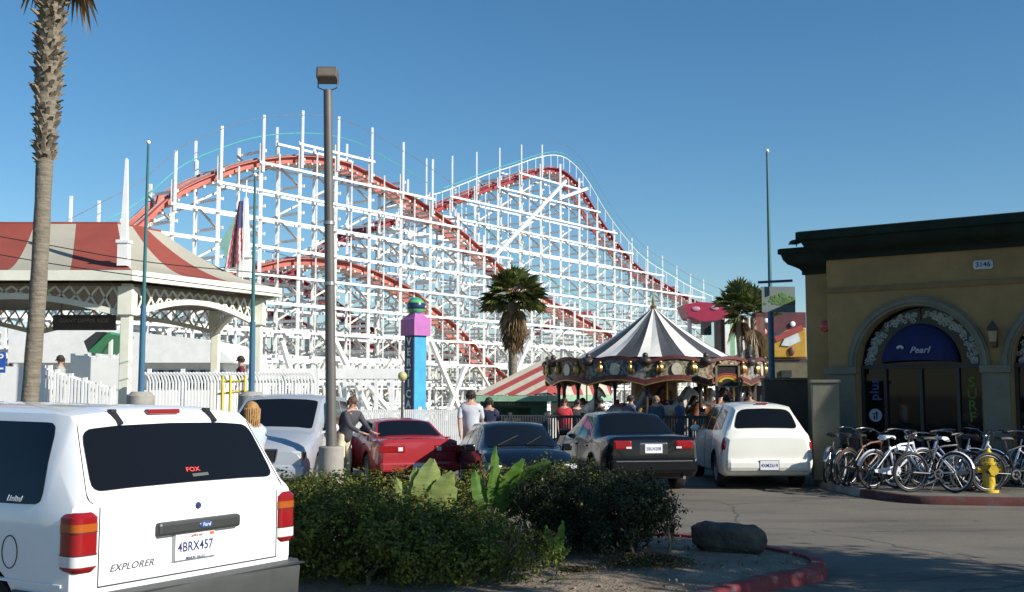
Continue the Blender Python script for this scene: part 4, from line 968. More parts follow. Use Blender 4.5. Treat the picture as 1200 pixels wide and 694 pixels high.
# deep hanging header board with lettering
t=thing('hanging_sign_board',(gx(95,30.5),30.5,3.6),'dark hanging board with faint lettering under the pavilion roof','sign')
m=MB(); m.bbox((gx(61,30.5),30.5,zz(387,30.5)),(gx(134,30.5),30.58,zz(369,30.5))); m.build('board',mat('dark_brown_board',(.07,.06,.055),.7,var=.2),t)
text('board_lettering','GIANT DIPPER RIDE',.15,mat('dim_lettering',(.24,.21,.17),.7),((gx(61,30.5)+gx(134,30.5))/2,30.49,zz(376,30.5)),(1,0,0),UP,t)
m=MB(); m.beam((gx(70,30.5),30.54,zz(369,30.5)),(gx(70,30.5),30.54,EZ-.2),.04,.04); m.build('hanger',UND,t); m=MB(); m.beam((gx(125,30.5),30.54,zz(369,30.5)),(gx(125,30.5),30.54,EZ-.2),.04,.04); m.build('hanger',UND,t)
# spires at the roof corners
def spire(px,D,ytop,ybase,lab,w0=.13):
    t=thing('roof_spire',(gx(px,D),D,zz(ybase,D)),lab,'spire','white spires on the pavilion roof'); m=MB(); z0=zz(ybase,D); z1=zz(ytop,D); x=gx(px,D)
    n=4; m.lathe([(w0*1.5,z0),(w0*1.5,z0+.62),(w0,z0+.7),(w0*.35,z1),(.001,z1+.04)],4,(x,D,0),Matrix.Rotation(PI/4,3,'Z')); m.build('shaft',WHITE,t)
    m=MB(); m.lathe([(w0*1.9,z0+.60),(w0*1.9,z0+.68)],4,(x,D,0),Matrix.Rotation(PI/4,3,'Z')); m.build('collar',WHITE,t)
spire(142,28.6,187,312,'white tapering spire on the near corner of the striped roof',.125)
spire(285,33.0,232,326,'thick white tapering spire on the right corner of the striped roof, flag hanging beside it',.19)
# flag beside the right spire
t=thing('flag',(gx(284,32.9),32.9,5.0),'limp red white and dark striped flag hanging beside the right roof spire','flag')
FL=[mat('flag_red',(.28,.03,.04),.8),mat('flag_white',(.42,.41,.42),.8),mat('flag_blue',(.04,.05,.14),.8)]
m=MB(); nx,ny=22,26
for j in range(ny+1):
    for i in range(nx+1):
        u=i/nx; v=j/ny; x=gx(282,32.8)-u*(.12+.38*v); y=32.7+.10*math.sin(u*9+v*3)*(.3+v); z=zz(236,32.8)-v*(zz(236,32.8)-zz(308,32.8))-u*.25*math.sin(v*2)
        m.v.append((x,y,z))
for j in range(ny):
    for i in range(nx):
        m.f.append((j*(nx+1)+i,j*(nx+1)+i+1,(j+1)*(nx+1)+i+1,(j+1)*(nx+1)+i)); m.m.append(2 if (j<11 and i<10) else (int((i*.9+j*.25)/2)%2))
fo=m.build('cloth',FL,t,smooth=True); 
m=MB(); m.tube([(gx(283,32.8),32.7,zz(330,32.8)),(gx(286,32.8),32.7,zz(212,32.8))],.02,6); m.build('flag_staff',WHITE,t)
t=thing('green_pennant',(gx(262,34),34,0),'plain pale green pennant hanging left of the striped flag','flag')
m=MB(); m.ext([(gx(276,34),zz(246,34)),(gx(266,34),zz(312,34)),(gx(254,34),zz(286,34))],(0,34,0),(1,0,0),UP,(0,1,0),.03); m.build('cloth',mat('pale_green_cloth',(.22,.42,.36),.8),t); m=MB(); m.tube([(gx(277,34),34,zz(340,34)),(gx(277,34),34,zz(240,34))],.02,6); m.build('flag_staff',WHITE,t)
# overhead wires
t=thing('overhead_wires',(-12,26,5),'pair of thin dark wires crossing in front of the striped roof','wires')
for ya,yb,yc in((282,308,322),(303,326,345)):
    q=[at(-40,ya-12,24.5),at(60,ya+6,25),at(180,yb,25.5),at(330,yc,27)]
    MB().tube(catmull(q,6),.012,5).build('wire',BLACK,t)
# ================= FENCES =================
def pickets(name,label,x0,x1,y0,y1,zb0,zb1,zt0,zt1,n,mt,hook=False,w=.05,rails=(.12,.88),posts=6,grp=None,cat='fence',pr=None):
    t=thing(name,((x0+x1)/2,(y0+y1)/2,0),label,cat,grp)
    a=V((x0,y0,0)); b=V((x1,y1,0))
    for r in rails:
        m=MB(); m.beam(a+V((0,0,lerp(zb0,zt0,r))),b+V((0,0,lerp(zb1,zt1,r))),.05,.07); m.build('rail',mt,t)
    for k in range(posts):
        s=k/(posts-1); p=a.lerp(b,s); m=MB(); m.box((p.x,p.y,lerp(zt0,zt1,s)/2+.04),(.09,.09,lerp(zt0,zt1,s)+.08)); m.build('fence_post',mt,t)
    rest=MB()
    for k in range(n):
        s=(k+.5)/n; p=a.lerp(b,s); zb=lerp(zb0,zb1,s); zt=lerp(zt0,zt1,s); m=MB()
        if hook: m.tube([(p.x,p.y-.04,zb),(p.x,p.y-.04,zt-.25),(p.x-.05,p.y-.05,zt-.1),(p.x-.14,p.y-.05,zt-.02),(p.x-.22,p.y-.05,zt-.06)],w/2,5)
        else: m.beam((p.x,p.y-.045,zb),(p.x,p.y-.045,zt),w,.025,up=(0,1,0))
        if k<100: m.build('picket',mt,t)
        else: rest.add(m.v,m.f)
    if rest.v: tag(rest.build('picket',mt,t),kind='stuff')
    return t
pickets('picket_fence','tall white picket fence along the pavilion floor behind the leaning palm',gx(-40,27),gx(60,27),27,27,1.1,1.1,zz(427,27),zz(432,27),26,WHITE,w=.08)
pickets('ramp_railing','white railing sloping down the ramp in front of the pavilion',gx(52,26.6),gx(134,26.6),26.6,26.6,.6,.2,zz(432,26.6),zz(456,26.6),20,WHITE,w=.05,rails=(.1,.9,1.0))
pickets('platform_railing','white railing around the pavilion platform beside the near column',gx(86,29.5),gx(164,29.5),29.5,29.5,FZ,FZ,zz(418,29.5),zz(420,29.5),30,WHITE,w=.06,rails=(.1,1.0))
pickets('security_fence','tall white bar fence with hooked tops between the two teal banded poles',gx(176,28),gx(372,28),28,28,.25,.25,zz(436,28),zz(436,28),52,WHITE,hook=True,w=.05)
m_=pickets('low_white_fence','low white bar fence in front of the coaster foot beside the blue sign tower',gx(392,31),gx(560,31),31,31,.15,.15,zz(480,31),zz(480,31),70,WHITE,w=.045,rails=(.1,.96))
IRON=mat('dark_iron',(.05,.05,.055),.5,var=.1)
pickets('dark_railing','dark iron railing in front of the kiosk and carousel',gx(556,28),gx(850,28),28,28,.1,.1,zz(487,28),zz(488,28),96,IRON,w=.035,rails=(.1,.98),posts=8)
# yellow scaffold bits by the fence
t=thing('yellow_barrier',(gx(275,27),27,0),'yellow tubular barrier standing by the tall bar fence','barrier'); YEL=mat('yellow_paint',(.6,.48,.05),.5)
m=MB(); 
for x in(262,271,288): m.tube([(gx(x,27),27,0),(gx(x,27),27,zz(440,27))],.035,6)
m.build('upright',YEL,t); m=MB(); m.tube([(gx(255,27),27.05,zz(462,27)),(gx(292,27),27.05,zz(458,27))],.03,6); m.tube([(gx(262,27),27.05,zz(447,27)),(gx(288,27),27.05,zz(447,27))],.03,6); m.build('crossbar',YEL,t)
# ================= POLES =================
TEAL2=mat('dark_teal_pole_paint',(.03,.13,.14),.5,var=.1); PB=mat('blue_teal_pole_paint',(.05,.10,.22),.5,c2=(.04,.14,.20),scale=.5)
def flagpole(px0,py0,px1,py1,D,lab,r=.075,base=True,mt=PB,y_split=None):
    a=at(px0,py0,D); a.z=0; b=at(px1,py1,D); t=thing('slim_pole',(a.x,a.y,0),lab,'pole','slim painted poles along the lot')
    MB().tube([a,a.lerp(b,.5)],[r,r*.85],10).build('lower_shaft',mt,t,smooth=True); MB().tube([a.lerp(b,.5),b],[r*.6,r*.35],10).build('upper_shaft',TEAL2 if mt is PB else mt,t,smooth=True)
    MB().ball(b,.05,8,6).build('finial',WHITE,t,smooth=True)
    if base: MB().lathe([(.001,0),(.34,0),(.34,.02),(.30,zz(464,D)),(.20,zz(459,D)),(.001,zz(459,D))],20,(a.x,a.y,0)).build('concrete_collar',CONC,t,smooth=True)
    return t
flagpole(165,462,174,167,25,'slim dark blue pole with teal top in front of the pavilion near column'); flagpole(295,462,299,205,25,'slim blue pole in front of the right pavilion column')
PD=mat('dark_blue_pole_paint',(.02,.035,.10),.5)
sgp=flagpole(905,455,899,177,27,'tall slim pole with crossarm carrying a sign left of the shop cornice',.085,mt=PB)
t=thing('hanging_road_sign',(gx(914,27),27,zz(350,27)),'faded green rectangular sign hung from the crossarm left of the shop','sign')
m=MB(); m.beam((gx(890,27),27,zz(331,27)),(gx(938,26),26.6,zz(326,26)),.06,.06); m.build('crossarm',PD,t)
m=MB(); x0,x1=gx(894,26.9),gx(933,26.9); z0,z1=zz(366,26.9),zz(336,26.9); m.bbox((x0,26.9,z0),(x1,26.94,z1)); pn=m.build('panel',mat('faded_grey_green_panel',(.17,.21,.20),.6,var=.1),t)
random.seed(5); m=MB()
for k in range(60):
    u=random.gauss(.62,.17); v=.32+.42*random.random()*(1-abs(u-.62)); m.ball((lerp(x0,x1,min(.95,max(.05,u))),26.895,lerp(z0,z1,v)),.05,6,4,(1,.1,.7))
m.build('green_leaf_picture',mat('printed_leaves',(.08,.16,.04),.7,var=.4,scale=8),pn)
# light standard
lp=thing('lot_light',(gx(390,19),19,0),'tall grey lot light with box lamp head on a round concrete base','street light')
a=V((gx(390,19),19,zz(523,19))); b=at(384,106,19)
GP=mat('grey_pole_paint',(.11,.10,.09),.5,var=.15,scale=2)
MB().tube([a,b],[.095,.075],16).build('pole',GP,lp,smooth=True)
MB().lathe([(.001,0),(.215,0),(.215,a.z-.02),(.20,a.z),(.001,a.z)],28,(a.x,19,0)).build('concrete_base',CONC,lp,smooth=True)
m=MB(); yk=[(-.17,.0,.17),(-.17,0,.05),(-.08,0,.01),(.08,0,.01),(.17,0,.05),(.17,0,.17)]; m.tube([b+V(p) for p in yk],.012,6); m.build('yoke',IRON,lp)
hdm=MB(); c=b+V((0,-.03,.26)); Mx=Matrix.Rotation(R(-12),3,'X'); hdm.box(c,(.36,.30,.20),0,0,Mx); hh=hdm.build('lamp_head',mat('brown_lamp_housing',(.11,.085,.065),.5),lp,bevel=.015)
m=MB(); m.box(c+Mx@V((0,-.152,0)),(.30,.006,.14),0,0,Mx); m.build('lamp_glass',mat('dusty_lamp_glass',(.18,.15,.12),.2),hh)
m=MB()
for zf in(.45,.62): p=a.lerp(b,zf); m.lathe([(.10,-.03),(.10,.03)],16,p)
m.build('clamp_band',STEEL,lp)
# conduit box
# wall sign (parking) at far left
t=thing('blue_parking_sign',(gx(2,25.8),25.8,zz(423,25.8)),'small blue accessible parking sign at the left edge of the photo','sign')
m=MB(); m.bbox((gx(-8,25.8),25.8,zz(437,25.8)),(gx(7,25.8),25.83,zz(413,25.8))); m.build('panel',mat('sign_blue',(.02,.09,.38),.5),t)
text('sign_symbol','P',.26,WHITE,(gx(1.5,25.8),25.79,zz(420,25.8)),(1,0,0),UP,t); m=MB(); m.bbox((gx(-6,25.8),25.79,zz(433,25.8)),(gx(5,25.8),25.80,zz(431,25.8))); m.build('sign_line',WHITE,t)
m=MB(); m.tube([(gx(0,25.9),25.9,0),(gx(0,25.9),25.9,zz(414,25.9))],.03,6); m.build('sign_post',STEEL,t)
# ================= BLUE SIGN TOWER =================
D=33; t=thing('sign_tower',(gx(486,D),D,0),'slim blue sign tower with white lettering, purple cap and striped globe','sign')
cx=gx(487,D); q=R(50); DB=mat('sign_dark_blue',(.03,.06,.14),.5); LB=mat('sign_light_blue',(.05,.33,.55),.5); PU=mat('purple_cap_paint',(.42,.13,.36),.5,var=.08)
zt=zz(393,D); hw=.235; ca,sa=math.cos(R(40)),math.sin(R(40)); e1=V((math.cos(R(-45)),math.sin(R(-45)),0)); e2=V((math.cos(R(45)),math.sin(R(45)),0)); C0=V((cx,D,0))
# left face spans along e1 (towards camera right), right face along e2
near=C0+V((0,-.33,0)); Lc=near-e1*.46; Rc=near+e2*.46; Fc=Lc+e2*.46
m=MB(); m.prism([(p.x,p.y) for p in(near,Rc,Fc,Lc)],0,zt); m.build('shaft',LB,t)
n1=V((-e1.y*-1,e1.x*-1,0)); n1=V((e1.y,-e1.x,0)); n1=n1 if n1.y<0 else -n1
m=MB(); m.ext([(.02,.0),(.44,.0),(.44,zt-.02),(.02,zt-.02)],Lc,e1,UP,n1,.02); m.build('lettered_panel',DB,t)
for k,ch in enumerate('VERTICAL'):
    text('tower_letter',ch,.33,WHITE,Lc+e1*.23+n1*.028+V((0,0,zz(401+12.2*k,D))),e1,UP,t,ext=.01)
m=MB(); z1=zz(375,D); z2=zz(364,D); cc=(Lc+Rc)/2; rr=.46
m.lathe([(rr*.98,zt-.02),(rr*.98,z1),(rr*.9,z1+.02),(.08,z2),(.001,z2)],4,cc,Matrix.Rotation(0,3,'Z')); m.build('cap',PU,t)
m=MB(); m.ext([(.10,zt+.14),(.38,zt+.14),(.38,zt+.26),(.10,zt+.26)],Lc+n1*.02-e1*.0,e1,UP,n1,.03); m.build('cap_label',mat('pinkish_label',(.6,.4,.5),.6),t)
gc=V((cc.x,cc.y,zz(359,D))); 
m=MB(); r_=.275; pr=[(max(.001,math.cos(R(a))*r_),math.sin(R(a))*r_) for a in range(-90,91,10)]
m.lathe(pr,24,gc); 
for i in range(len(m.f)):
    z=sum(m.v[j][2] for j in m.f[i])/4-gc.z; m.m[i]=0 if abs(z)<.10 else (1 if abs(z)<.17 or z>.24 else 2)
m.build('globe',[mat('globe_navy',(.015,.04,.10),.3),mat('globe_green',(.12,.42,.12),.4),mat('globe_teal',(.03,.30,.30),.4)],t,smooth=True)
# globe street lamp left of the tower
t=thing('globe_lamp',(gx(472,30),30,0),'small yellowish globe lamp on a thin post left of the blue tower','street light')
MB().tube([(gx(472,30),30,0),(gx(472,30),30,zz(446,30))],.035,8).build('post',IRON,t); MB().ball((gx(472,30),30,zz(441,30)),.13,14,10).build('globe',mat('yellowed_globe',(.55,.48,.22),.3),t,smooth=True)
# ================= VEGETATION =================
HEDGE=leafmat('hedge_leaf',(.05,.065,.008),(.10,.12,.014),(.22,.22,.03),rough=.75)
HEDGED=leafmat('dark_shrub_leaf',(.014,.022,.006),(.022,.033,.009),(.035,.045,.013),rough=.75)  # greens darkened so the leaf colour itself carries the shrub's shade
BARK=mat('shrub_bark',(.20,.15,.10),.9,var=.3,scale=12)
def leaves(mb,p,n,size,mi=0,asp=.55):
    """one small folded leaf of two faces"""
    n=n.normalized(); a=V((random.gauss(0,1),random.gauss(0,1),random.gauss(0,1))); t=n.cross(a).normalized(); b=n.cross(t)
    s=size; w_=s*asp
    q=[p-t*s*.5, p+b*w_*.5+n*s*.08, p+t*s*.5, p-b*w_*.5+n*s*.08]
    mb.add(q,[(0,1,2),(0,2,3)],mi)
def shrub(name,label,blobs,nleaf,size,mt,seed,zmin=.12,stems=True,grp=None,flat=None,cat='hedge',noise_amp=.22):
    """blobs: list of (centre, radii). leaves spread through the outer volume with clumps"""
    random.seed(seed); c0=blobs[0][0]; t=thing(name,(c0[0],c0[1],.1),label,cat,grp); m=MB(); tot=sum(b[1][0]*b[1][1]*b[1][2] for b in blobs); core=MB()
    for c,r in blobs:
        c=V(c); k=int(nleaf*(r[0]*r[1]*r[2])/tot)
        for _ in range(k):
            d=V((random.gauss(0,1),random.gauss(0,1),random.gauss(0,1))).normalized()
            e=.55 if flat else 1
            d2=V([math.copysign(abs(x)**(e),x) for x in d]) if flat else d
            sc_=1+noise_amp*mnoise.noise(V((d.x*2.3+c.x,d.y*2.3+c.y,d.z*2.3+c.z)))+noise_amp*.6*mnoise.noise(V((d.x*6+c.x,d.y*6,d.z*6)))
            rad=random.random()**.22*sc_
            p=c+V((d2.x*r[0],d2.y*r[1],d2.z*r[2]))*rad
            if p.z<zmin+.05*random.random(): continue
            if mnoise.noise(p*5.5)<-.24 or mnoise.noise(p*2.6+V((9,0,0)))<-.40: continue
            nn=(V((d.x/r[0],d.y/r[1],d.z/r[2])).normalized()+V((random.gauss(0,.6),random.gauss(0,.6),random.gauss(0,.6)+.25)))
            leaves(m,p,nn,size*random.uniform(.6,1.35))
        cc=MB(); 
    fo=m.build('foliage',mt,t)
    if stems:
        s=MB()
        for c,r in blobs:
            for k in range(max(3,int(r[0]*6))):
                x=c[0]+random.uniform(-.7,.7)*r[0]; y=c[1]+random.uniform(-.7,.7)*r[1]
                q=V((x,y,.08)); P=[q]; 
                for j in range(4): q=q+V((random.uniform(-.08,.08),random.uniform(-.08,.08),(c[2]+r[2]*.25)/4)); P.append(q)
                s.tube(P,[.022,.018,.014,.01,.006],5)
                for j in (1,2,3):
                    e=P[j]+V((random.uniform(-.3,.3)*r[0],random.uniform(-.3,.3),random.uniform(.05,.25))); s.tube([P[j],(P[j]+e)/2+V((0,0,.03)),e],[.011,.008,.004],4)
        s.build('stems',BARK,t)
    return t
# near clipped hedge
bl=[]
for x,y,z,rx,ry,rz_ in ((-2.15,10.3,.52,.62,.90,.48),(-1.55,10.1,.54,.62,.95,.47),(-.95,10.05,.44,.62,.90,.38),(-.42,10.05,.40,.60,.85,.33),(.02,10.15,.33,.44,.62,.30),(-1.9,11.5,.52,.6,.6,.48),(-1.25,11.2,.46,.6,.5,.39),(-.55,11.0,.40,.55,.5,.34)):
    bl.append(((x,y,z),(rx,ry,rz_)))
shrub('clipped_hedge','clipped green hedge with yellow green sunlit top right of the white vehicle',bl,60000,.042,HEDGE,3,zmin=.14,noise_amp=.34)
bl=[((-1.2,13.2,.52),(.75,.5,.44)),((-.3,13.2,.56),(.75,.5,.46)),((.55,13.0,.60),(.65,.5,.46)),((-2.2,13.3,.45),(.7,.5,.4)),((-3.0,13.4,.42),(.6,.5,.38))]
shrub('clipped_hedge','low leafy hedge row behind the big pale leaves, in front of the red coupe',bl,24000,.042,HEDGE,4,zmin=.18,noise_amp=.36)
bl=[((1.02,11.55,.58),(.58,.62,.44)),((.62,11.9,.56),(.62,.5,.42)),((1.34,11.5,.62),(.42,.4,.24)),((.42,12.0,.66),(.45,.4,.32)),((.85,11.35,.32),(.50,.5,.26)),((1.5,11.7,.42),(.25,.3,.14))]
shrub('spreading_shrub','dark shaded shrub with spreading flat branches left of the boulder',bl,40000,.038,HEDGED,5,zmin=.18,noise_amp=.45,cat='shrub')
# red-tinged ground creeper
GC=leafmat('creeper_leaf',(.09,.035,.025),(.10,.085,.03),(.14,.13,.04))
m=MB(); random.seed(9)
for k in range(2600):
    u=random.gauss(0,1); v=random.gauss(0,1); x=1.32+u*.22; y=10.75+v*.16; 
    if u*u+v*v>5: continue
    z=.16+random.random()*.10*math.exp(-(u*u+v*v)/3); leaves(m,V((x,y,z)),V((random.gauss(0,.6),random.gauss(0,.6),1)),.035)
for k in range(500):
    x=.62+random.gauss(0,.10); y=10.35+random.gauss(0,.04); leaves(m,V((x,y,.15+random.random()*.04)),V((random.gauss(0,.6),random.gauss(0,.6),1)),.03)
tag(m.build('ground_creeper',GC),'reddish low creeper mat on the soil below the dark shrub','creeper',kind='stuff')
# dry leaf litter
LT=leafmat('dry_leaf',(.16,.10,.05),(.22,.15,.08),(.12,.07,.04)); m=MB()
for k in range(2200):
    x=random.uniform(-1.5,2.9); y=random.uniform(9.2,12.8)
    if y>11.6 and x>2.4 or y<9.0+max(0,x-1.2)*1.0: continue
    leaves(m,V((x,y,.165+.03*mnoise.noise(V((x*1.7,y*1.7,0))))),V((random.gauss(0,.3),random.gauss(0,.3),1)),random.uniform(.02,.045))
tag(m.build('leaf_litter',LT),'scattered dry leaves over the planter soil','leaf litter',kind='stuff')
# big pale leaves (bird of paradise)
def bladeleaf(mb,base,tip,w,curl,n_=None,nj=14,nw=6):
    base=V(base);tip=V(tip); d=tip-base; up=V((0,0,1)); side=d.cross(V((.3,1,.1))).normalized() if n_ is None else V(n_).cross(d).normalized(); nn=side.cross(d).normalized()
    vs=[]
    for j in range(nj+1):
        t=j/nj; c=base+d*t+nn*(-curl*t*t)-up*abs(curl)*.5*t**3; ww=w*math.sin(PI*min(1,t*.93+.06))**.65*(1-.25*t)
        for i in range(nw+1):
            s=i/nw*2-1; vs.append(c+side*ww*s*.5+nn*(abs(s)*.16*w)+nn*.012*math.sin(j*2.2+i*.3)*abs(s))
    W=nw+1; mb.add(vs,[(j*W+i,j*W+i+1,(j+1)*W+i+1,(j+1)*W+i) for j in range(nj) for i in range(nw)])
def bigplant(x,y,lab,lst,mt,z0=.12):
    t=thing('broadleaf_plant',(x,y,z0),lab,'plant')
    for (dx,dy,h0,tx,ty,tz,w,curl,nv) in lst:
        b=V((x,y,z0)); st_=V((x+dx,y+dy,z0+h0)); tp_=V((x+tx,y+ty,z0+tz))
        m=MB(); bladeleaf(m,st_,tp_,w,curl,nv); o=m.build('leaf',mt,t,smooth=True,ang=180)
        s=MB(); s.tube([b,(b+st_)/2+V((0,0,.02)),st_,st_.lerp(tp_,.85)],[.014,.012,.009,.003],6); s.build('leaf_stalk',mt,o,smooth=True)
    return t
PALE=mat('pale_green_leaf',(.27,.32,.11),.5,c2=(.19,.24,.07),scale=9,stretch=(1,1,6)); LG=mat('fresh_green_leaf',(.10,.20,.03),.4,c2=(.07,.15,.02),scale=9,stretch=(1,1,6)); DG=mat('mid_green_leaf',(.05,.10,.025),.4,var=.2)
for q in(PALE,LG,DG):
    nt=q.node_tree; b=nt.nodes['Principled BSDF']; t_=nt.nodes.new('ShaderNodeBsdfTranslucent'); t_.inputs[0].default_value=(.2,.35,.04,1); mx=nt.nodes.new('ShaderNodeMixShader'); mx.inputs[0].default_value=.25; nt.links.new(b.outputs[0],mx.inputs[1]); nt.links.new(t_.outputs[0],mx.inputs[2]); nt.links.new(mx.outputs[0],nt.nodes['Material Output'].inputs[0])
NV=(.6,-.8,.1)
bigplant(-.93,12.15,'plant with broad pale green upright leaves rising from the middle of the hedge',[(.02,-.3,.38,.10,-.35,.98,.42,.02,NV),(-.06,-.3,.40,-.10,-.33,.90,.22,.02,NV),(.1,-.3,.36,.30,-.35,.86,.34,.04,NV),(-.12,-.3,.4,-.34,-.3,.80,.16,.08,NV),(.05,-.25,.3,.34,-.2,.66,.34,.02,NV)],PALE)
bigplant(-.18,12.15,'green broad leaved plant spreading dark fan leaves with one upright pale leaf',[(.0,0,.45,.0,.0,1.10,.17,.02,NV),(.1,0,.4,.58,-.05,1.0,.30,.10,NV),(.05,0,.4,.3,0,.98,.26,.05,NV),(-.1,0,.4,-.25,0,.85,.22,.05,NV),(.05,0,.35,.42,0,.75,.14,.08,NV),(-.02,0,.35,-.05,0,.9,.14,.05,NV),(.12,0,.3,.62,-.1,.78,.12,.1,NV)],LG)
bigplant(.42,10.75,'small bright green leafy plant at the right foot of the near hedge',[(0,0,.08,-.10,-.05,.42,.11,.02,NV),(.03,0,.08,.07,-.05,.46,.13,.02,NV),(.05,0,.05,.13,-.1,.25,.12,.05,NV),(-.05,0,.05,-.18,-.05,.25,.09,.05,NV)],LG)
# ---- palms
TRK=mat('palm_trunk_bark',(.235,.20,.15),.9,c2=(.13,.11,.08),scale=3,bump=1,bscale=14,stretch=(1,1,9)); BOOT=mat('palm_leaf_bases',(.26,.22,.155),.9,c2=(.09,.07,.05),scale=9)
FR=leafmat('palm_frond',(.025,.05,.014),(.07,.10,.025),(.20,.20,.05),tr=.15); FRD=leafmat('dead_palm_frond',(.20,.13,.06),(.34,.22,.10),(.10,.065,.035),tr=.1)
def fan(mb,c,d,L,R_,n=18,droop=.3,st=.02):
    """fan frond: stalk from c along d of length L then fan blades radius R_"""
    d=V(d).normalized(); up=V((0,0,1)); s=d.cross(up); s=s.normalized() if s.length>.05 else V((1,0,0)); u=s.cross(d).normalized()
    h=c+d*L-up*droop*L*.3; mb.beam(c,h,st,st*.6)
    for k in range(n):
        a=lerp(-1.25,1.25,k/(n-1)); dd=(d*math.cos(a)+s*math.sin(a)).normalized(); r=R_*(1-.25*abs(a)/1.25)*random.uniform(.85,1.08)
        w=R_*.075; q=dd.cross(u).normalized(); mid=h+dd*r*.6-up*droop*r*.12; tip=h+dd*r-up*droop*r*random.uniform(.45,.9)
        mb.add([h,mid+q*w,tip,mid-q*w],[(0,1,2),(0,2,3)])
def palm(name,label,base,top,r0,r1,ncr,R_,L_,seed,ndead=0,boots=0,rb=None,skirt=0,crown_dir=None,grp=None):
    random.seed(seed); base=V(base); top=V(top); t=thing(name,tuple(base),label,'palm tree',grp); n=26; P=[];Rs=[]
    for k in range(n+1):
        s=k/n; p=base.lerp(top,s)+V((.06*math.sin(s*5),0,0)); P.append(p); rr=lerp(r0,r1,s)
        if boots and s>1-boots: rr=lerp(rr,rb,min(1,(s-1+boots)*9))
        Rs.append(rr*(1+.035*math.sin(k*2.3)))
    MB().tube(P,Rs,14).build('trunk',TRK,t,smooth=True)
    if boots:
        m=MB(); L=(top-base).length; k=0; z=1-boots
        while z<1:
            for a in range(9):
                an=2*PI*a/9+k*1.1+random.uniform(-.2,.2); p=base.lerp(top,z)+V((.06*math.sin(z*5),0,0)); rr=lerp(rb*.62,rb*.95,min(1,(z-1+boots)*6)); o=V((math.cos(an),math.sin(an),0)); tn=V((-o.y,o.x,0))
                q=p+o*rr*.75; l=random.uniform(.07,.24); e=p+o*(rr+random.uniform(.02,.15)*(.5+z*.8))+V((0,0,l)); w=random.uniform(.03,.065)
                m.add([q-tn*w,q+tn*w,e+tn*w*.55,e-tn*w*.55,q-o*.04+V((0,0,l))],[(0,1,2,3),(1,0,4),(2,1,4),(3,2,4),(0,3,4)])
            z+=.075/L; k+=1
        m.build('leaf_base_boots',BOOT,t)
    m=MB(); 
    for k in range(ncr):
        an=random.uniform(0,2*PI); el=math.asin(random.uniform(-.25,.98)); d=V((math.cos(an)*math.cos(el),math.sin(an)*math.cos(el),math.sin(el)))
        if crown_dir: d=(d+V(crown_dir)).normalized()
        fan(m,top+V((0,0,.05)),d,L_*random.uniform(.7,1.1),R_*random.uniform(.8,1.1),16,.45 if el<.4 else .25)
    m.build('crown',FR,t)
    if ndead or skirt:
        m=MB()
        for k in range(ndead):
            an=random.uniform(0,2*PI); s=random.random(); d=V((math.cos(an)*.55,math.sin(an)*.55,-.75-.5*random.random())); fan(m,top-V((0,0,skirt*s)),d,L_*(.6-.3*s),R_*(.85-.3*s),12,.9)
        m.build('dead_frond_skirt',FRD,t)
    return t
D=20; b=at(29,470,D); b.z=0; tt=at(70,-90,D)
pl=palm('tall_palm','tall leaning palm with slim smooth lower trunk and shaggy upper trunk at the left',b,tt,.155,.14,34,1.0,1.3,21,ndead=6,boots=.435,rb=.205,skirt=.15)
D=45; b=at(598,470,D); b.z=0; tt=at(602,349,D); palm('skirted_palm','bushy fan palm with brown dead skirt in front of the coaster centre',b,tt,.19,.17,85,.85,.75,22,ndead=75,skirt=1.5)
D=50; 
for i,(x,y,r,lb) in enumerate(((866,362,.95,'dark windblown palm crown rising behind the right side of the carousel'),(884,372,.9,'second windblown palm behind the carousel, lower and nearer the hanging sign'))):
    b=at(x+4,470,D); b.z=0; palm('windblown_palm',lb,b,at(x,y,D),.16,.13,17,r*1.05,.75,40+i,ndead=5,skirt=.5,crown_dir=(-.35,0,.25),grp='palms behind the carousel')
# trees standing just out of frame on the right, throwing the long shadows across the lot
def tree(x,y,h,r,lab,seed,n=5200,sz=.16,trunk_r=.12,flat=.75):
    random.seed(seed); t=thing('street_tree',(x,y,0),lab,'tree','street trees right of the lot'); s=MB(); top=V((x,y,h)); s.tube([(x,y,0),(x+.05,y,h*.35),(x,y+.05,h*.7),top],[trunk_r,trunk_r*.8,trunk_r*.6,.03],10)
    s.build('trunk',BARK,t,smooth=True); m=MB(); br=MB()
    for k in range(9):
        a=k*2.4; e=V((x+math.cos(a)*r*.75,y+math.sin(a)*r*.75,h+random.uniform(-.4,.7)*r*flat)); br.tube([V((x,y,h*.55+.03*k)),V((x,y,h*.75)).lerp(e,.5),e],[.05,.035,.012],6)
        for _ in range(n//9):
            d=V((random.gauss(0,.42),random.gauss(0,.42),random.gauss(0,.34)))*r*.62; leaves(m,e+d,V((random.gauss(0,1),random.gauss(0,1),1)),sz*random.uniform(.7,1.3))
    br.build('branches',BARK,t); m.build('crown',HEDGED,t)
tree(10.4,6.9,4.6,1.7,'leafy street tree just outside the right edge of the frame',50,n=7000)
tree(7.35,5.2,5.55,1.15,'third leafy tree outside the right edge, added unseen to shade the hedge front',53,n=5000,flat=.3)  # extra crown added out of view, kept flat to shade the near hedge's front
tree(13.2,3.4,4.4,1.9,'second leafy street tree outside the right edge, nearer the camera',51,n=7000)
tree(9.2,8.05,4.2,1.0,'small street tree outside the right edge beside the kerb',52,n=2600)
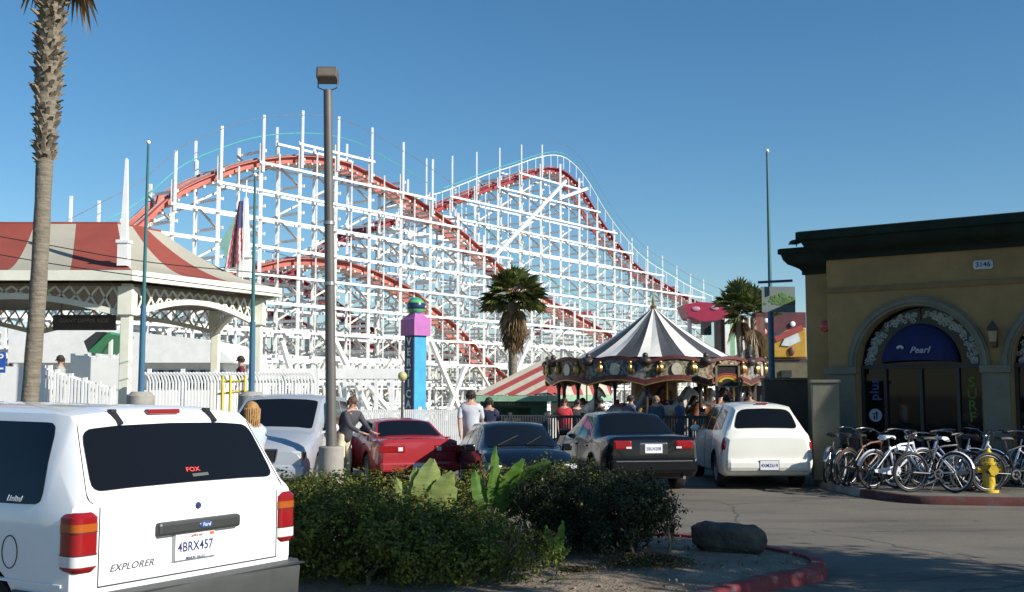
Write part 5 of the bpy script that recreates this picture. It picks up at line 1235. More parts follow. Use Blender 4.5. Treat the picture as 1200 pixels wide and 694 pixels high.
# ================= KIOSK TENT =================
RS=mat('red_stripe_canvas',(.30,.05,.045),.8,var=.08); CS=mat('cream_stripe_canvas',(.42,.39,.31),.8,var=.08); GN=mat('dark_green_kiosk_paint',(.035,.10,.06),.6,var=.2); 
kt=thing('ticket_kiosk',(gx(640,41),41,0),'small green kiosk under a red and cream striped awning roof left of the carousel','kiosk')
D0=40.0
A1=V((gx(553,D0),D0,zz(463,D0))); A2=V((gx(641,D0),D0,zz(463,D0))); B1=V((gx(716,43),43,zz(463,43))); T1=V((gx(652,42.0),42.0,zz(419,42.0))); T2=V((gx(638,42.0),42.0,zz(419,42.0)))
mm=[MB(),MB()]
def stripes(a,b,c,d,n,k0=0):
    for k in range(n):
        s0,s1=k/n,(k+1)/n; vs=[];J=5
        for j in range(J+1):
            u=j/J
            for s in(s0,s1):
                p=a.lerp(b,s).lerp(c.lerp(d,s),u); p.z-=.12*math.sin(PI*u); vs.append(p)
        mm[(k+k0)%2].add(vs,[(2*j,2*j+1,2*j+3,2*j+2) for j in range(J)])
TT=V((gx(641,41.8),41.8,zz(419,41.8)))
for k in range(7):   # bands parallel to the left hip, cut by the right hip
    s0,s1=k/7,(k+1)/7; mm[(k+1)%2].add([A1.lerp(A2,s0),A1.lerp(A2,s1),TT.lerp(A2,s1),TT.lerp(A2,s0)],[(0,1,2,3)])
TB=V((gx(716,43.6),43.6,zz(421,43.6))); T1=TT; T2=TT
for k in range(7):
    s0,s1=k/7,(k+1)/7; mm[k%2].add([A2.lerp(B1,min(1,s0+.12)) if k else A2,A2.lerp(B1,min(1,s1+.12)),TT.lerp(TB,max(0,s1-.1)),TT.lerp(TB,max(0,s0-.1))],[(0,1,2,3)])
A3=A1+V((.6,5.5,0)); B3=V((B1.x-1,B1.y+4,B1.z)); stripes(B1,B3,TB,TB,4); stripes(B3,A3,TB,T2,6); stripes(A3,A1,T2,T2,5)
o=mm[0].build('roof_canvas',RS,kt); tag(o,'red stripes of the kiosk roof'); o=mm[1].build('roof_canvas',CS,kt); tag(o,'cream stripes of the kiosk roof')
m=MB(); 
for p,q in((A1,A2),(A2,B1)): m.beam(p+V((0,.05,-.12)),q+V((0,.05,-.12)),.06,.22)
m.build('valance',mat('pale_green_valance',(.25,.42,.28),.6),kt)
x0,x1=gx(563,D0+.4),gx(641,D0+.4); zt=zz(468,D0+.4)
m=MB(); m.bbox((x0,D0+.4,0),(x1,D0+3.5,zz(500,D0+.4))); m.build('counter',GN,kt)
m=MB(); m.bbox((x0,D0+3.3,0),(x1,D0+3.5,zt)); m.bbox((x1-.6,D0+.4,0),(x1,D0+.6,zt)); m.bbox((x0,D0+.4,zz(478,D0)),(x1-.6,D0+.55,zt)); m.build('wall',GN,kt)
m=MB(); m.bbox((x0+.4,D0+.36,zz(477,D0)),(x0+1.5,D0+.39,zz(470,D0))); sb=m.build('menu_board',mat('olive_board',(.10,.12,.06),.7),kt)
text('menu_lettering','TICKETS',.16,mat('tan_letter',(.4,.3,.2),.6),(x0+.95,D0+.35,zz(473.5,D0)),(1,0,0),UP,sb)
m=MB(); m.bbox((x0+.9,D0+.38,zz(494,D0)),(x0+1.5,D0+.42,zz(489,D0))); m.build('counter_sign',YEL,kt)
t=thing('white_ticket_booth',(gx(680,42.2),42.2,0),'bright white booth with teal stripe under the right half of the kiosk roof','booth')
m=MB(); m.bbox((gx(647,42.2),42.2,0),(gx(692,42.2),44,zz(471,42.2))); m.build('wall',WALLW,t)
m=MB(); m.bbox((gx(647,42.2)-.03,42.16,zz(472,42.2)),(gx(692,42.2)+.03,42.195,zz(466,42.2))); m.build('header_band',mat('teal_band',(.05,.25,.30),.5),t)
m=MB(); m.ext([(gx(648,42.2),zz(484,42.2)),(gx(691,42.2),zz(478,42.2)),(gx(691,42.2),zz(481,42.2)),(gx(648,42.2),zz(487,42.2))],(0,42.17,0),(1,0,0),UP,(0,1,0),.02); m.build('teal_stripe',bpy.data.materials['teal_band'],t)
# ================= CAROUSEL =================
CD=36; cc=V((gx(766,CD),CD,0)); Rb=3.5
car=thing('carousel',tuple(cc),'old fashioned carousel with slate and white striped canopy and ornate rounding boards','carousel')
NV_=mat('navy_canopy_canvas',(.05,.052,.058),.75,var=.1); WV=mat('white_canopy_canvas',(.68,.66,.60),.75,var=.05)
zr=zz(421,CD); za=zz(361,CD); mm=[MB(),MB()]; ns=22; Rc=2.62
for k in range(ns):
    a0=2*PI*k/ns+.11; a1=2*PI*(k+1)/ns+.11; vs=[]
    for j in range(7):
        u=j/6; r=Rc*(1-u)+.05*u; z=zr+(za-zr)*(u*.86+u*u*.14)-.05*math.sin(PI*u)
        for a in(a0,(a0+a1)/2,a1): 
            sag=-.05*math.sin(PI*u) if a==(a0+a1)/2 else 0
            vs.append(cc+V((r*math.cos(a),r*math.sin(a),z+sag)))
    mm[k%2].add(vs,[(3*j+i,3*j+i+1,3*j+i+4,3*j+i+3) for j in range(6) for i in range(2)])
o=mm[0].build('canopy',NV_,car); tag(o,'dark slate stripes of the carousel canopy'); o=mm[1].build('canopy',WV,car); tag(o,'white stripes of the carousel canopy')
MB().lathe([(.001,za-.05),(.10,za-.03),(.12,za+.05),(.04,za+.1),(.05,za+.2),(.001,za+.5)],10,(cc.x,cc.y,0)).build('finial',mat('gilt',(.35,.22,.07),.35,metal=.7),car,smooth=True)
GI=bpy.data.materials['gilt']; MAR=mat('maroon_trim',(.10,.02,.02),.5,var=.2); PNL=[mat('panel_sage',(.04,.04,.025),.6,c2=(.26,.22,.13),scale=9,lo=.45,hi=.55),mat('panel_rose',(.08,.025,.02),.6,c2=(.28,.20,.10),scale=9,lo=.45,hi=.55),mat('panel_blue_grey',(.05,.07,.10),.6,c2=(.22,.22,.19),scale=9,lo=.45,hi=.55)]
DK=mat('dark_carousel_wood',(.045,.03,.022),.5,var=.3)
nb=12; z0=zz(449,CD-Rb); z1=zz(424,CD-Rb)
for k in range(nb):
    a0=2*PI*k/nb-.2; a1=2*PI*(k+1)/nb-.2; q=12; am=(a0+a1)/2
    P=lambda a,r=Rb: cc+V((r*math.cos(a),r*math.sin(a),0))
    m=MB(); vs=[]
    for i in range(q+1):
        a=lerp(a0,a1,i/q); s=i/q; zl=z0+.10-.16*math.sin(PI*s); zl=z0-.02+.16*math.sin(PI*s); zu=z1-.05+.16*math.sin(PI*s)
        vs+= [P(a)+V((0,0,zl)),P(a)+V((0,0,zu)),P(a,Rb-.08)+V((0,0,zl)),P(a,Rb-.08)+V((0,0,zu))]
    m.add(vs,[(4*i,4*i+4,4*i+5,4*i+1) for i in range(q)]+[(4*i+2,4*i+3,4*i+7,4*i+6) for i in range(q)]+[(4*i,4*i+2,4*i+6,4*i+4) for i in range(q)]+[(4*i+1,4*i+5,4*i+7,4*i+3) for i in range(q)])
    rb=m.build('rounding_board',PNL[k%3],car)
    for nm,dz,h,mt,th in(('crest_moulding','u',.10,MAR,.07),('lower_moulding','l',.14,MAR,.07),('gilt_beading','b',.035,GI,.09)):
        m=MB(); pts=[]
        for i in range(q+1):
            s=i/q; a=lerp(a0,a1,s); z={'u':z1-.02+.16*math.sin(PI*s),'l':z0+.02+.16*math.sin(PI*s),'b':z0-.06+.16*math.sin(PI*s)}[dz]; pts.append(P(a,Rb+.02)+V((0,0,z)))
        for p,p2 in zip(pts,pts[1:]): m.beam(p,p2,th,h)
        m.build(nm,mt,rb)
    # mirror medallion & cresting ornament
    m=MB(); c_=P(am,Rb+.02)+V((0,0,(z0+z1)/2+.10)); u=V((-math.sin(am),math.cos(am),0)); n_=V((math.cos(am),math.sin(am),0)); m.ext([(.16*math.cos(t*PI/8),.19*math.sin(t*PI/8)) for t in range(16)],c_,u,UP,n_,.03); m.build('mirror_medallion',mat('pale_mirror',(.45,.42,.33),.15) if k==0 else bpy.data.materials['pale_mirror'],rb)
    for sg in (-1,1):
        m=MB(); cq=c_+u*sg*.48; 
        m.ball(cq+V((0,0,.02)),.10,8,6,(1,1,1.5)); m.ball(cq+V((0,0,.2)),.06,8,6); m.ball(cq+u*.09*sg,.06,8,6,(1,1,2)); m.build('gilt_scroll_figure',GI,rb,smooth=True)
    m=MB(); c_=P(a0,Rb+.02); m.ball(c_+V((0,0,z1+.02)),.17,10,8,(1.2,1.2,.8)); m.ball(c_+V((0,0,z1+.19)),.09,8,6); m.build('crest_ornament',DK,rb,smooth=True)
MB().lathe([(Rb-.1,z1-.12),(Rb-.1,z1-.06),(.3,z1+.12),(.3,z1+.02),(Rb-.1,z1-.12)],36,(cc.x,cc.y,0)).build('ceiling',DK,car)
MB().lathe([(.001,.0),(Rb-.15,.0),(Rb-.15,.28),(.001,.28)],36,(cc.x,cc.y,0)).build('platform',mat('plank_platform',(.16,.10,.06),.6,var=.2,scale=8),car)
MB().lathe([(.55,.28),(.8,.6),(.75,2.1),(.95,z1-.1)],12,(cc.x,cc.y,0)).build('centre_drum',mat('painted_drum',(.16,.05,.03),.5,c2=(.30,.20,.09),scale=3),car)
BR=mat('brass',(.45,.28,.08),.3,metal=.9)
for k in range(12):
    a=2*PI*k/12-.2; p=cc+V((math.cos(a)*(Rb-.35),math.sin(a)*(Rb-.35),0)); m=MB(); m.lathe([(.09,0),(.06,.2),(.055,z0-.2),(.14,z0+.1)],10,p+V((0,0,0))); m.build('column',DK,car,smooth=True)
# ---- carousel horses (thing each)
def skin(name,verts,edges,radii,mt,parent=None,sub=2,roots=(0,),world=True,closed=None):
    me=bpy.data.meshes.new(name); off=V(parent['_o']) if (parent is not None and world and '_o' in parent) else V((0,0,0))
    me.from_pydata([V(v)-off for v in verts],edges,[]); o=bpy.data.objects.new(name,me); col.objects.link(o)
    md=o.modifiers.new('s','SKIN'); md.use_smooth_shade=True
    sv=me.skin_vertices[0].data
    for i,r in enumerate(radii): r=r if hasattr(r,'__len__') else (r,r); sv[i].radius=r
    for r in roots: sv[r].use_root=True
    if sub: s=o.modifiers.new('ss','SUBSURF'); s.levels=sub; s.render_levels=sub
    bpy.context.view_layer.update(); bake(o); o.data.materials.clear(); o.data.materials.append(mt); o.data.polygons.foreach_set('use_smooth',[True]*len(o.data.polygons))
    if parent is not None: o.parent=parent; 
    if parent is not None and '_o' in parent: o['_o']=parent['_o']
    return o
HC=[mat('ivory_horse_paint',(.50,.46,.38),.35,coat=.4),mat('chestnut_horse_paint',(.20,.08,.035),.35,coat=.4),mat('grey_horse_paint',(.24,.24,.25),.35,coat=.4),mat('black_horse_paint',(.03,.03,.03),.3,coat=.4)]
MANE=[mat('mane_gold',(.35,.22,.06),.6),mat('mane_dark',(.04,.03,.025),.6)]
def horse(loc,rz,ci,label):
    t=thing('carousel_horse',loc,label,'carousel horse','horses on the carousel',rz=rz,world=False)
    Vx=[(-.45,0,.95),(-.15,0,.93),(.25,0,.97),(.45,0,1.05),(.62,0,1.30),(.72,0,1.50),(.86,0,1.44),(1.02,0,1.30)]
    E_=[(i,i+1) for i in range(7)]; Rr=[(.17,.19),(.20,.21),(.19,.20),(.15,.19),(.09,.13),(.085,.10),(.065,.075),(.045,.05)]
    for sg in(-1,1):
        b=len(Vx); Vx+=[(.38,sg*.11,.80),(.62,sg*.11,.66),(.60,sg*.11,.42),(.50,sg*.11,.34)]; E_+=[(3,b),(b,b+1),(b+1,b+2),(b+2,b+3)]; Rr+=[.085,.055,.036,.045]
        b=len(Vx); Vx+=[(-.50,sg*.12,.76),(-.42,sg*.12,.60),(-.66,sg*.12,.46),(-.72,sg*.12,.26)]; E_+=[(0,b),(b,b+1),(b+1,b+2),(b+2,b+3)]; Rr+=[.11,.07,.045,.045]
        b=len(Vx); Vx+=[(.70,sg*.045,1.60)]; E_+=[(5,b)]; Rr+=[.022]
    skin('body',Vx,E_,Rr,HC[ci],t,1,(1,),world=False)
    m=MB(); m.tube([(-.60,0,1.05),(-.75,0,.98),(-.85,0,.75),(-.83,0,.55)],[.03,.06,.05,.01],8); m.build('tail',MANE[ci%2],t,smooth=True,world=False)
    m=MB(); m.tube([(.74,0,1.61),(.63,0,1.58),(.50,0,1.40),(.38,0,1.22)],[.02,.045,.055,.03],8); m.build('mane',MANE[ci%2],t,smooth=True,world=False)
    m=MB(); m.ball((.02,0,1.09),.22,12,8,(1.1,.95,.45)); m.ball((-.17,0,1.2),.12,10,6,(.4,1,.8)); m.build('saddle',[MAR,NV_,RS,PNL[2]][ci],t,smooth=True,world=False)
    m=MB(); m.tube([(.05,0,.0),(.05,0,2.5)],.022,8); m.build('brass_pole',BR,t,smooth=True,world=False)
    return t
hcol=['ivory','chestnut','grey','black']
hp=[(-90,2.75,0,'front'),(-62,2.7,1,'front right'),(-118,2.7,2,'front left'),(-35,2.75,3,'right'),(-148,2.75,0,'left'),(-8,2.7,2,'far right'),(-75,1.75,3,'inner front'),(-110,1.8,1,'inner left'),(-48,1.75,0,'inner right')]
for dg,r,ci,nm in hp:
    a=R(dg); horse((cc.x+r*math.cos(a),cc.y+r*math.sin(a),.28+.1*random.random()),a+PI/2,ci,f'{hcol[ci]} carousel horse on the {nm} part of the carousel platform')
# sign board hung right of the carousel
t=thing('rainbow_sign',(gx(852,32.2),32.2,0),'dark framed sign with orange arch pattern on the right of the carousel','sign'); DS=32.2
m=MB(); m.bbox((gx(838,DS),DS,zz(454,DS)),(gx(866,DS),DS+.12,zz(427,DS))); bo=m.build('board',mat('near_black_board',(.03,.02,.02),.5),t)
m=MB()
for a,b in(((838,454),(839.5,427)),((864.5,454),(866,427)),((838,428.5),(866,427)),((838,454),(866,452.5))): m.bbox((gx(a[0],DS)-.01,DS-.04,zz(a[1],DS)),(gx(b[0],DS)+.01,DS-.002,zz(b[1],DS)))
m.build('frame',mat('dull_gold_frame',(.22,.19,.12),.5),t)
def arcp(c,r0,r1,mt,dy,sx=1.7):
    m=MB(); n=18
    for k in range(n):
        a,b=PI*k/n,PI*(k+1)/n; m.ext([(c[0]+sx*r0*math.cos(a),c[1]+r0*math.sin(a)),(c[0]+sx*r1*math.cos(a),c[1]+r1*math.sin(a)),(c[0]+sx*r1*math.cos(b),c[1]+r1*math.sin(b)),(c[0]+sx*r0*math.cos(b),c[1]+r0*math.sin(b))],(0,DS-dy,0),(1,0,0),UP,(0,-1,0),.01)
    m.build('painted_arch',mt,bo)
cq=(gx(852,DS),zz(448,DS)); arcp(cq,.10,.15,YEL,.003); arcp(cq,.16,.22,mat('orange_paint',(.5,.15,.03),.6),.004); arcp(cq,.23,.27,RS,.005)
for x in(840,864): m=MB(); m.tube([(gx(x,DS),DS+.06,0),(gx(x,DS),DS+.06,zz(440,DS))],.04,8); m.build('sign_post',IRON,t)
t=thing('snack_stand',(gx(895,39),39,0),'olive brown snack stand roof with dim posts between the carousel and the shop','stand'); OL=mat('olive_brown_paint',(.13,.12,.06),.7,c2=(.08,.075,.045),scale=2)
m=MB(); m.bbox((gx(866,37.8),37.8,zz(452,37.8)),(gx(885,37.8),38.0,zz(427,37.8))); m.build('green_panel',mat('dull_green_panel',(.07,.11,.06),.6,var=.2),t)
m=MB(); m.bbox((gx(864,38),38.2,zz(447,38)),(gx(948,38),41,zz(425,38))); m.build('roof',OL,t)
for x in(884,910,935): m=MB(); m.bbox((gx(x,38)-.1,38.25,0),(gx(x,38)+.1,38.5,zz(446,38))); m.build('post',OL,t)
m=MB(); m.bbox((gx(858,40),40.5,0),(gx(950,40),40.7,zz(452,40))); m.build('back_wall',mat('maroon_back_wall',(.10,.035,.045),.8,c2=(.05,.06,.06),scale=1.5),t)
for k in range(3):
    m=MB(); x=872+k*22; m.bbox((gx(x,38),38.12,zz(442,38)),(gx(x+12,38),38.18,zz(434,38))); m.build('dark_vent',BLACK,t)
# red ride canopy & striped towers further back
t=thing('purple_red_ride_roof',(gx(825,56),56,0),'crimson scalloped ride roof with pale dots at the foot of the far track','ride roof'); DQ=56; CRI=mat('crimson_ride_paint',(.33,.02,.06),.5,var=.1)
m=MB(); m.ext([(gx(802,DQ),zz(357,DQ)),(gx(808,DQ),zz(371,DQ)),(gx(825,DQ),zz(377,DQ)),(gx(848,DQ),zz(374,DQ)),(gx(860,DQ),zz(362,DQ)),(gx(842,DQ),zz(355,DQ)),(gx(820,DQ),zz(354,DQ))],(0,DQ,0),(1,0,0),UP,(0,1,0),2.5); rr_=m.build('roof_shell',CRI,t)
for x,y in((816,362),(838,361)):
    m=MB(); m.ball((gx(x,DQ),DQ-.02,zz(y,DQ)),.15,10,8,(1.5,.25,.8)); m.build('pale_dot',mat('pale_pink_paint',(.45,.22,.28),.6),rr_,smooth=True)
for x in(812,850): m=MB(); m.tube([(gx(x,DQ),DQ+1,0),(gx(x,DQ),DQ+1,zz(366,DQ))],.12,8); m.build('support_post',WHITE,t)
t=thing('striped_curtain_stall',(gx(872,53),53,0),'stall with pale green, white and brown vertical stripes below the windblown palms','stall'); DQ=53
LGN=mat('pale_green_stripe',(.22,.50,.27),.6); MB_=mat('brown_stripe',(.16,.09,.06),.7)
for k,(x,w_,q) in enumerate(((850,6,WHITE),(856,5,LGN),(861,4,WHITE),(865,5,mat('grey_stripe',(.25,.25,.24),.7)),(870,3,WHITE),(873,5,MB_),(878,3,WHITE),(881,4,MB_),(885,5,RS),(890,6,MB_))):
    m=MB(); m.bbox((gx(x,DQ),DQ,0),(gx(x+w_,DQ)-.01,DQ+.15,zz(372,DQ))); m.build('curtain_stripe',q,t)
m=MB(); m.bbox((gx(822,DQ+.5),DQ+.5,zz(392,DQ)),(gx(834,DQ+.5),DQ+.7,zz(376,DQ))); m.build('black_box_panel',BLACK,t)
m=MB(); m.bbox((gx(846,DQ),DQ+.2,0),(gx(898,DQ),DQ+2,zz(374,DQ))); m.build('stall_body',mat('stall_brown',(.10,.06,.05),.8,var=.2),t)
t=thing('yellow_ride_car',(gx(920,50),50,0),'yellow and red amusement ride cabin seen beside the shop corner','ride'); DQ=50; YR=mat('ride_yellow',(.42,.24,.03),.4,var=.1)
m=MB(); P_=[(906,419),(906,403),(912,393),(922,387),(938,384),(945,384),(945,419)]; m.ext([(gx(x,DQ),zz(y,DQ)) for x,y in P_],(0,DQ,0),(1,0,0),UP,(0,1,0),2.5); bd_=m.build('cabin_body',YR,t,bevel=.05)
m=MB(); m.ext([(gx(x,DQ),zz(y,DQ)) for x,y in((915,405),(920,395),(935,390),(938,400),(925,406))],(0,DQ-.06,0),(1,0,0),UP,(0,1,0),.05); m.build('windscreen',mat('pale_windscreen',(.5,.55,.55),.2),bd_)
m=MB(); m.beam((gx(908,DQ),DQ-.08,zz(398,DQ)),(gx(940,DQ),DQ-.08,zz(384,DQ)),.1,.25); m.build('red_roof_edge',RS,bd_)
for x in(927,): m=MB(); m.ball((gx(x,DQ),DQ-.05,zz(412,DQ)),.17,12,8,(.8,.3,1.2)); m.build('port_hole',MAR,bd_,smooth=True)
m=MB(); m.bbox((gx(903,DQ),DQ+.2,0),(gx(947,DQ),DQ+2.2,zz(421,DQ))); m.build('base',DK,t)
t=thing('ride_facade',(gx(895,58),58,0),'dark red ride facade behind the hanging sign','facade'); m=MB(); m.bbox((gx(886,58),58,0),(gx(945,58),59,zz(366,58))); m.build('facade_wall',mat('dark_red_facade',(.14,.03,.04),.8,c2=(.05,.03,.03),scale=1.2),t)
random.seed(77)
for k in range(9):
    x=random.uniform(888,940); y=random.uniform(370,400); m=MB(); m.ball((gx(x,57.9),57.9,zz(y,57.9)),random.uniform(.12,.22),10,6,(1,.3,1)); m.build('facade_lamp',random.choice([WHITE,mat('pink_lamp',(.6,.2,.2),.5),YEL]),t,smooth=True)
# ================= FIRE HYDRANT =================
hx,hy=gx(1153,18.6),18.6; t=thing('fire_hydrant',(hx,hy,.13),'yellow fire hydrant on the pavement among the bicycles','fire hydrant'); HY=mat('hydrant_yellow',(.62,.42,.02),.45,var=.15,coat=.3)
c=(hx,hy,.13); MB().lathe([(.001,0),(.15,0),(.15,.04),(.10,.05),(.095,.45),(.13,.46),(.13,.50),(.10,.51),(.11,.56),(.09,.64),(.04,.69),(.03,.72),(.025,.76),(.001,.76)],18,c).build('barrel',HY,t,smooth=True)
for dx,dy,rr,l in((-1,0,.05,.16),(1,0,.05,.16),(0,-1,.07,.17)):
    m=MB(); d=V((dx,dy,0)); b=V(c)+V((0,0,.38)); m.tube([b+d*.05,b+d*l],rr,12); m.tube([b+d*l,b+d*(l+.04)],rr*1.25,6); m.build('outlet_cap',HY,t,smooth=True)
# ================= BICYCLES =================
BRIM=mat('bike_rim_dull',(.13,.13,.14),.45,metal=.8,var=0); TYB=mat('bike_tyre_black',(.015,.015,.015),.7); TYW=mat('whitewall_tyre',(.50,.50,.49),.6); BCH=mat('bike_chrome',(.34,.35,.37),.28,metal=1,var=0)
def bike(x,y,rz,fm,label,white=False,tilt=.0,step=True,fender=True,guard=None,steer=0,light=False,tank=False,seatm=None):
    t=thing('bicycle',(x,y,.131),label,'bicycle','bicycles parked along the pavement',rz=rz,world=False); t.rotation_euler=(R(tilt),0,rz)
    r=.335; rw=V((-.55,0,r)); fw=V((.55,0,r)); bb=V((-.06,0,.30)); st=V((-.20,0,.74)); hd1=V((.33,0,.78)); hd0=V((.37,0,.64))
    def wheel(c,ang_):
        q=Matrix.Rotation(ang_,3,'Z'); pts=[c+q@V((math.cos(2*PI*k/28)*(r-.022),0,math.sin(2*PI*k/28)*(r-.022))) for k in range(28)]
        m=MB(); m.tube(pts,.024,8,closed=True); w=m.build('wheel',TYB,t,smooth=True,world=False)
        if white:
            m=MB(); m.tube([c+q@V((math.cos(2*PI*k/28)*(r-.045),0,math.sin(2*PI*k/28)*(r-.045))) for k in range(28)],.02,6,closed=True); m.build('whitewall',TYW,w,smooth=True,world=False)
        m=MB(); m.tube([c+q@V((math.cos(2*PI*k/28)*(r-.058),0,math.sin(2*PI*k/28)*(r-.058))) for k in range(28)],.011,6,closed=True); m.tube([c+q@V((0,-.04,0)),c+q@V((0,.04,0))],.02,8); m.build('rim_and_hub',BRIM,w,smooth=True,world=False)
        m=MB()
        for k in range(18): a=2*PI*k/18; m.tube([c+q@V((0,.02*(-1)**k,0)),c+q@V((math.cos(a)*(r-.06),0,math.sin(a)*(r-.06)))],.0022,3)
        tag(m.build('spokes',BCH,w,world=False),kind='stuff')
    wheel(rw,0); wheel(fw,steer)
    F_=MB(); tb=.019
    if step: F_.tube([hd1-V((0,0,.03)),V((.15,0,.52)),V((.02,0,.38)),bb],tb,8); F_.tube([hd0,V((.17,0,.42)),V((.05,0,.31)),bb],tb,8)
    else: F_.tube([hd1,V((.05,0,.76)),st-V((0,0,.06))],tb,8); F_.tube([hd0,V((.15,0,.45)),bb],tb*1.1,8)
    F_.tube([bb,st],tb,8); F_.tube([hd0+V((.01,0,-.03)),hd1+V((-.01,0,.03))],.022,8)
    for sg in(1,-1): F_.tube([bb+V((0,sg*.03,0)),rw+V((0,sg*.06,0))],.011,6); F_.tube([st-V((0,-sg*.015,.08)),rw+V((0,sg*.06,0))],.010,6)
    fr=F_.build('frame',fm,t,smooth=True,world=False)
    if tank: m=MB(); m.box((.1,0,.68),(.36,.05,.09)); m.build('tank',fm,fr,world=False,bevel=.02)
    m=MB(); q=Matrix.Rotation(steer,3,'Z')
    for sg in(1,-1): m.tube([hd0+V((0,sg*.045,-.01)),V((.46,sg*.05,.50)),fw+q@V((0,sg*.05,0))],.013,6)
    m.tube([hd0+V((0,-.045,0)),hd0+V((0,.045,0))],.014,6); m.build('fork',BCH if white else fm,t,smooth=True,world=False)
    m=MB(); s0=hd1+V((-.03,0,.14)); m.tube([hd1,s0],.013,6); m.tube([s0+V((-.28,.30,.06)),s0+V((-.12,.28,.08)),s0+V((.02,.16,.07)),s0+V((.03,0,0)),s0+V((.02,-.16,.07)),s0+V((-.12,-.28,.08)),s0+V((-.28,-.30,.06))],.012,6); hb=m.build('handlebar',BCH,t,smooth=True,world=False)
    for sg in(1,-1): m=MB(); m.tube([s0+V((-.29,sg*.30,.06)),s0+V((-.18,sg*.29,.075))],.018,8); m.build('grip',BLACK,hb,smooth=True,world=False)
    m=MB(); m.tube([st,st+V((-.03,0,.12))],.013,6); m.build('seat_post',BCH,t,world=False)
    c=st+V((-.04,0,.15)); m=MB(); vs=[]
    prof_=[(-.15,.10,.0),(-.12,.115,.03),(-.02,.085,.035),(.06,.04,.03),(.14,.022,.02),(.17,.008,.0)]
    for X_,W_,Z_ in prof_: vs+=[c+V((X_,-W_,Z_-.03)),c+V((X_,-W_*.7,Z_)),c+V((X_,0,Z_+.005)),c+V((X_,W_*.7,Z_)),c+V((X_,W_,Z_-.03)),c+V((X_,0,Z_-.05))]
    m.add(vs,[(6*i+k,6*i+(k+1)%6,6*i+6+(k+1)%6,6*i+6+k) for i in range(5) for k in range(6)]+[(5,4,3,2,1,0),(30,31,32,33,34,35)]); m.build('saddle',seatm or BLACK,t,smooth=True,world=False)
    m=MB(); m.lathe([(.085,-.006),(.085,.006),(.06,.006),(.06,-.006),(.085,-.006)],20,bb+V((0,-.05,0)),Matrix.Rotation(PI/2,3,'X')); m.tube([bb+V((0,-.07,0)),bb+V((.08,-.08,-.13))],.009,5); m.tube([bb+V((0,.07,0)),bb+V((-.08,.08,.13))],.009,5); m.tube([bb+V((0,-.07,0)),bb+V((0,.07,0))],.02,8); m.box(bb+V((.08,-.12,-.135)),(.09,.07,.02)); m.box(bb+V((-.08,.12,.135)),(.09,.07,.02)); m.build('crankset',BCH,t,world=False)
    if guard: m=MB(); m.ext([(-.52,.045),(-.05,.10),(.05,.08),(.08,0),(.03,-.08),(-.1,-.06),(-.5,.0)],bb+V((0,-.062,.0)),(1,0,0),UP,(0,-1,0),.012); m.build('chain_guard',guard,t,world=False,bevel=.003)
    if fender:
        for c_,a0,a1,s_ in((rw,-.1,2.9,0),(fw,.5,2.7,steer)):
            q=Matrix.Rotation(s_,3,'Z'); m=MB(); n=14; vs=[]
            for k in range(n+1):
                a=lerp(a0,a1,k/n)
                for yy,rr in((-.032,r+.008),(0,r+.022),(.032,r+.008)): vs.append(c_+q@V((math.cos(a)*rr,yy,math.sin(a)*rr)))
            m.add(vs,[(3*k+i,3*k+i+1,3*k+i+4,3*k+i+3) for k in range(n) for i in range(2)]); m.build('mudguard',fm,t,smooth=True,world=False)
    if light: m=MB(); m.ball(s0+V((.07,0,-.02)),.045,10,8); m.build('headlamp',BCH,t,smooth=True,world=False)
    m=MB(); m.tube([V((-.25,.04,.28)),V((-.22,.16,.015))],.009,5); m.build('kickstand',BCH,t,world=False)
WB=mat('white_bike_enamel',(.72,.74,.78),.3,coat=.6); LB_=mat('pale_blue_bike_enamel',(.20,.30,.50),.3,coat=.6); BKB=mat('black_bike_enamel',(.02,.02,.022),.3,coat=.6); RB_=mat('red_bike_enamel',(.28,.03,.03),.3,coat=.6); SB=mat('silver_bike_enamel',(.35,.36,.38),.3,metal=.5,coat=.4); BNB=mat('brown_bike_enamel',(.14,.07,.04),.4,coat=.4)
def bk(px,D,deg,*a,**k): bike(gx(px,D),D,R(deg),*a,**k)
bk(972,20.9,62,SB,'silver bicycle at the left end of the row, nearest the concrete pier',light=True,tilt=6)
bk(992,20.4,50,BKB,'black bicycle with pale tyre walls, second from the left end of the row',white=True,tilt=5)
bk(1012,20.0,35,BNB,'brown bicycle behind the black one, partly hidden in the row',step=False,tilt=4)
bk(1018,20.9,150,RB_,'red bicycle standing back near the shop window',step=False,tilt=4)
bk(1046,19.4,24,WB,'white beach cruiser with white chain guard and raised front mudguard',guard=WB,tank=True,step=False,tilt=5,light=True,seatm=WB)
bk(1078,18.9,128,WB,'white step through bicycle with white tyre walls in the middle of the row',white=True,tilt=6,seatm=WB,light=True)
bk(1096,18.7,12,BKB,'black bicycle whose dark front wheel stands at the kerb before the white one',fender=False,step=False,tilt=3)
bk(1116,19.5,160,LB_,'pale blue step through bicycle with silver basket guard',white=True,guard=SB,tilt=5)
bk(1134,19.9,40,SB,'grey bicycle standing just left of the yellow hydrant',tilt=5)
bk(1176,19.3,150,WB,'white and chrome bicycle right behind the yellow hydrant',white=True,tilt=6,light=True)
bk(1186,18.6,10,BKB,'black bicycle cut off by the right edge of the photo, nearest the kerb',fender=False,step=False,tilt=3)
bk(1205,20.2,35,LB_,'blue bicycle at the right edge behind the black one',tilt=4)
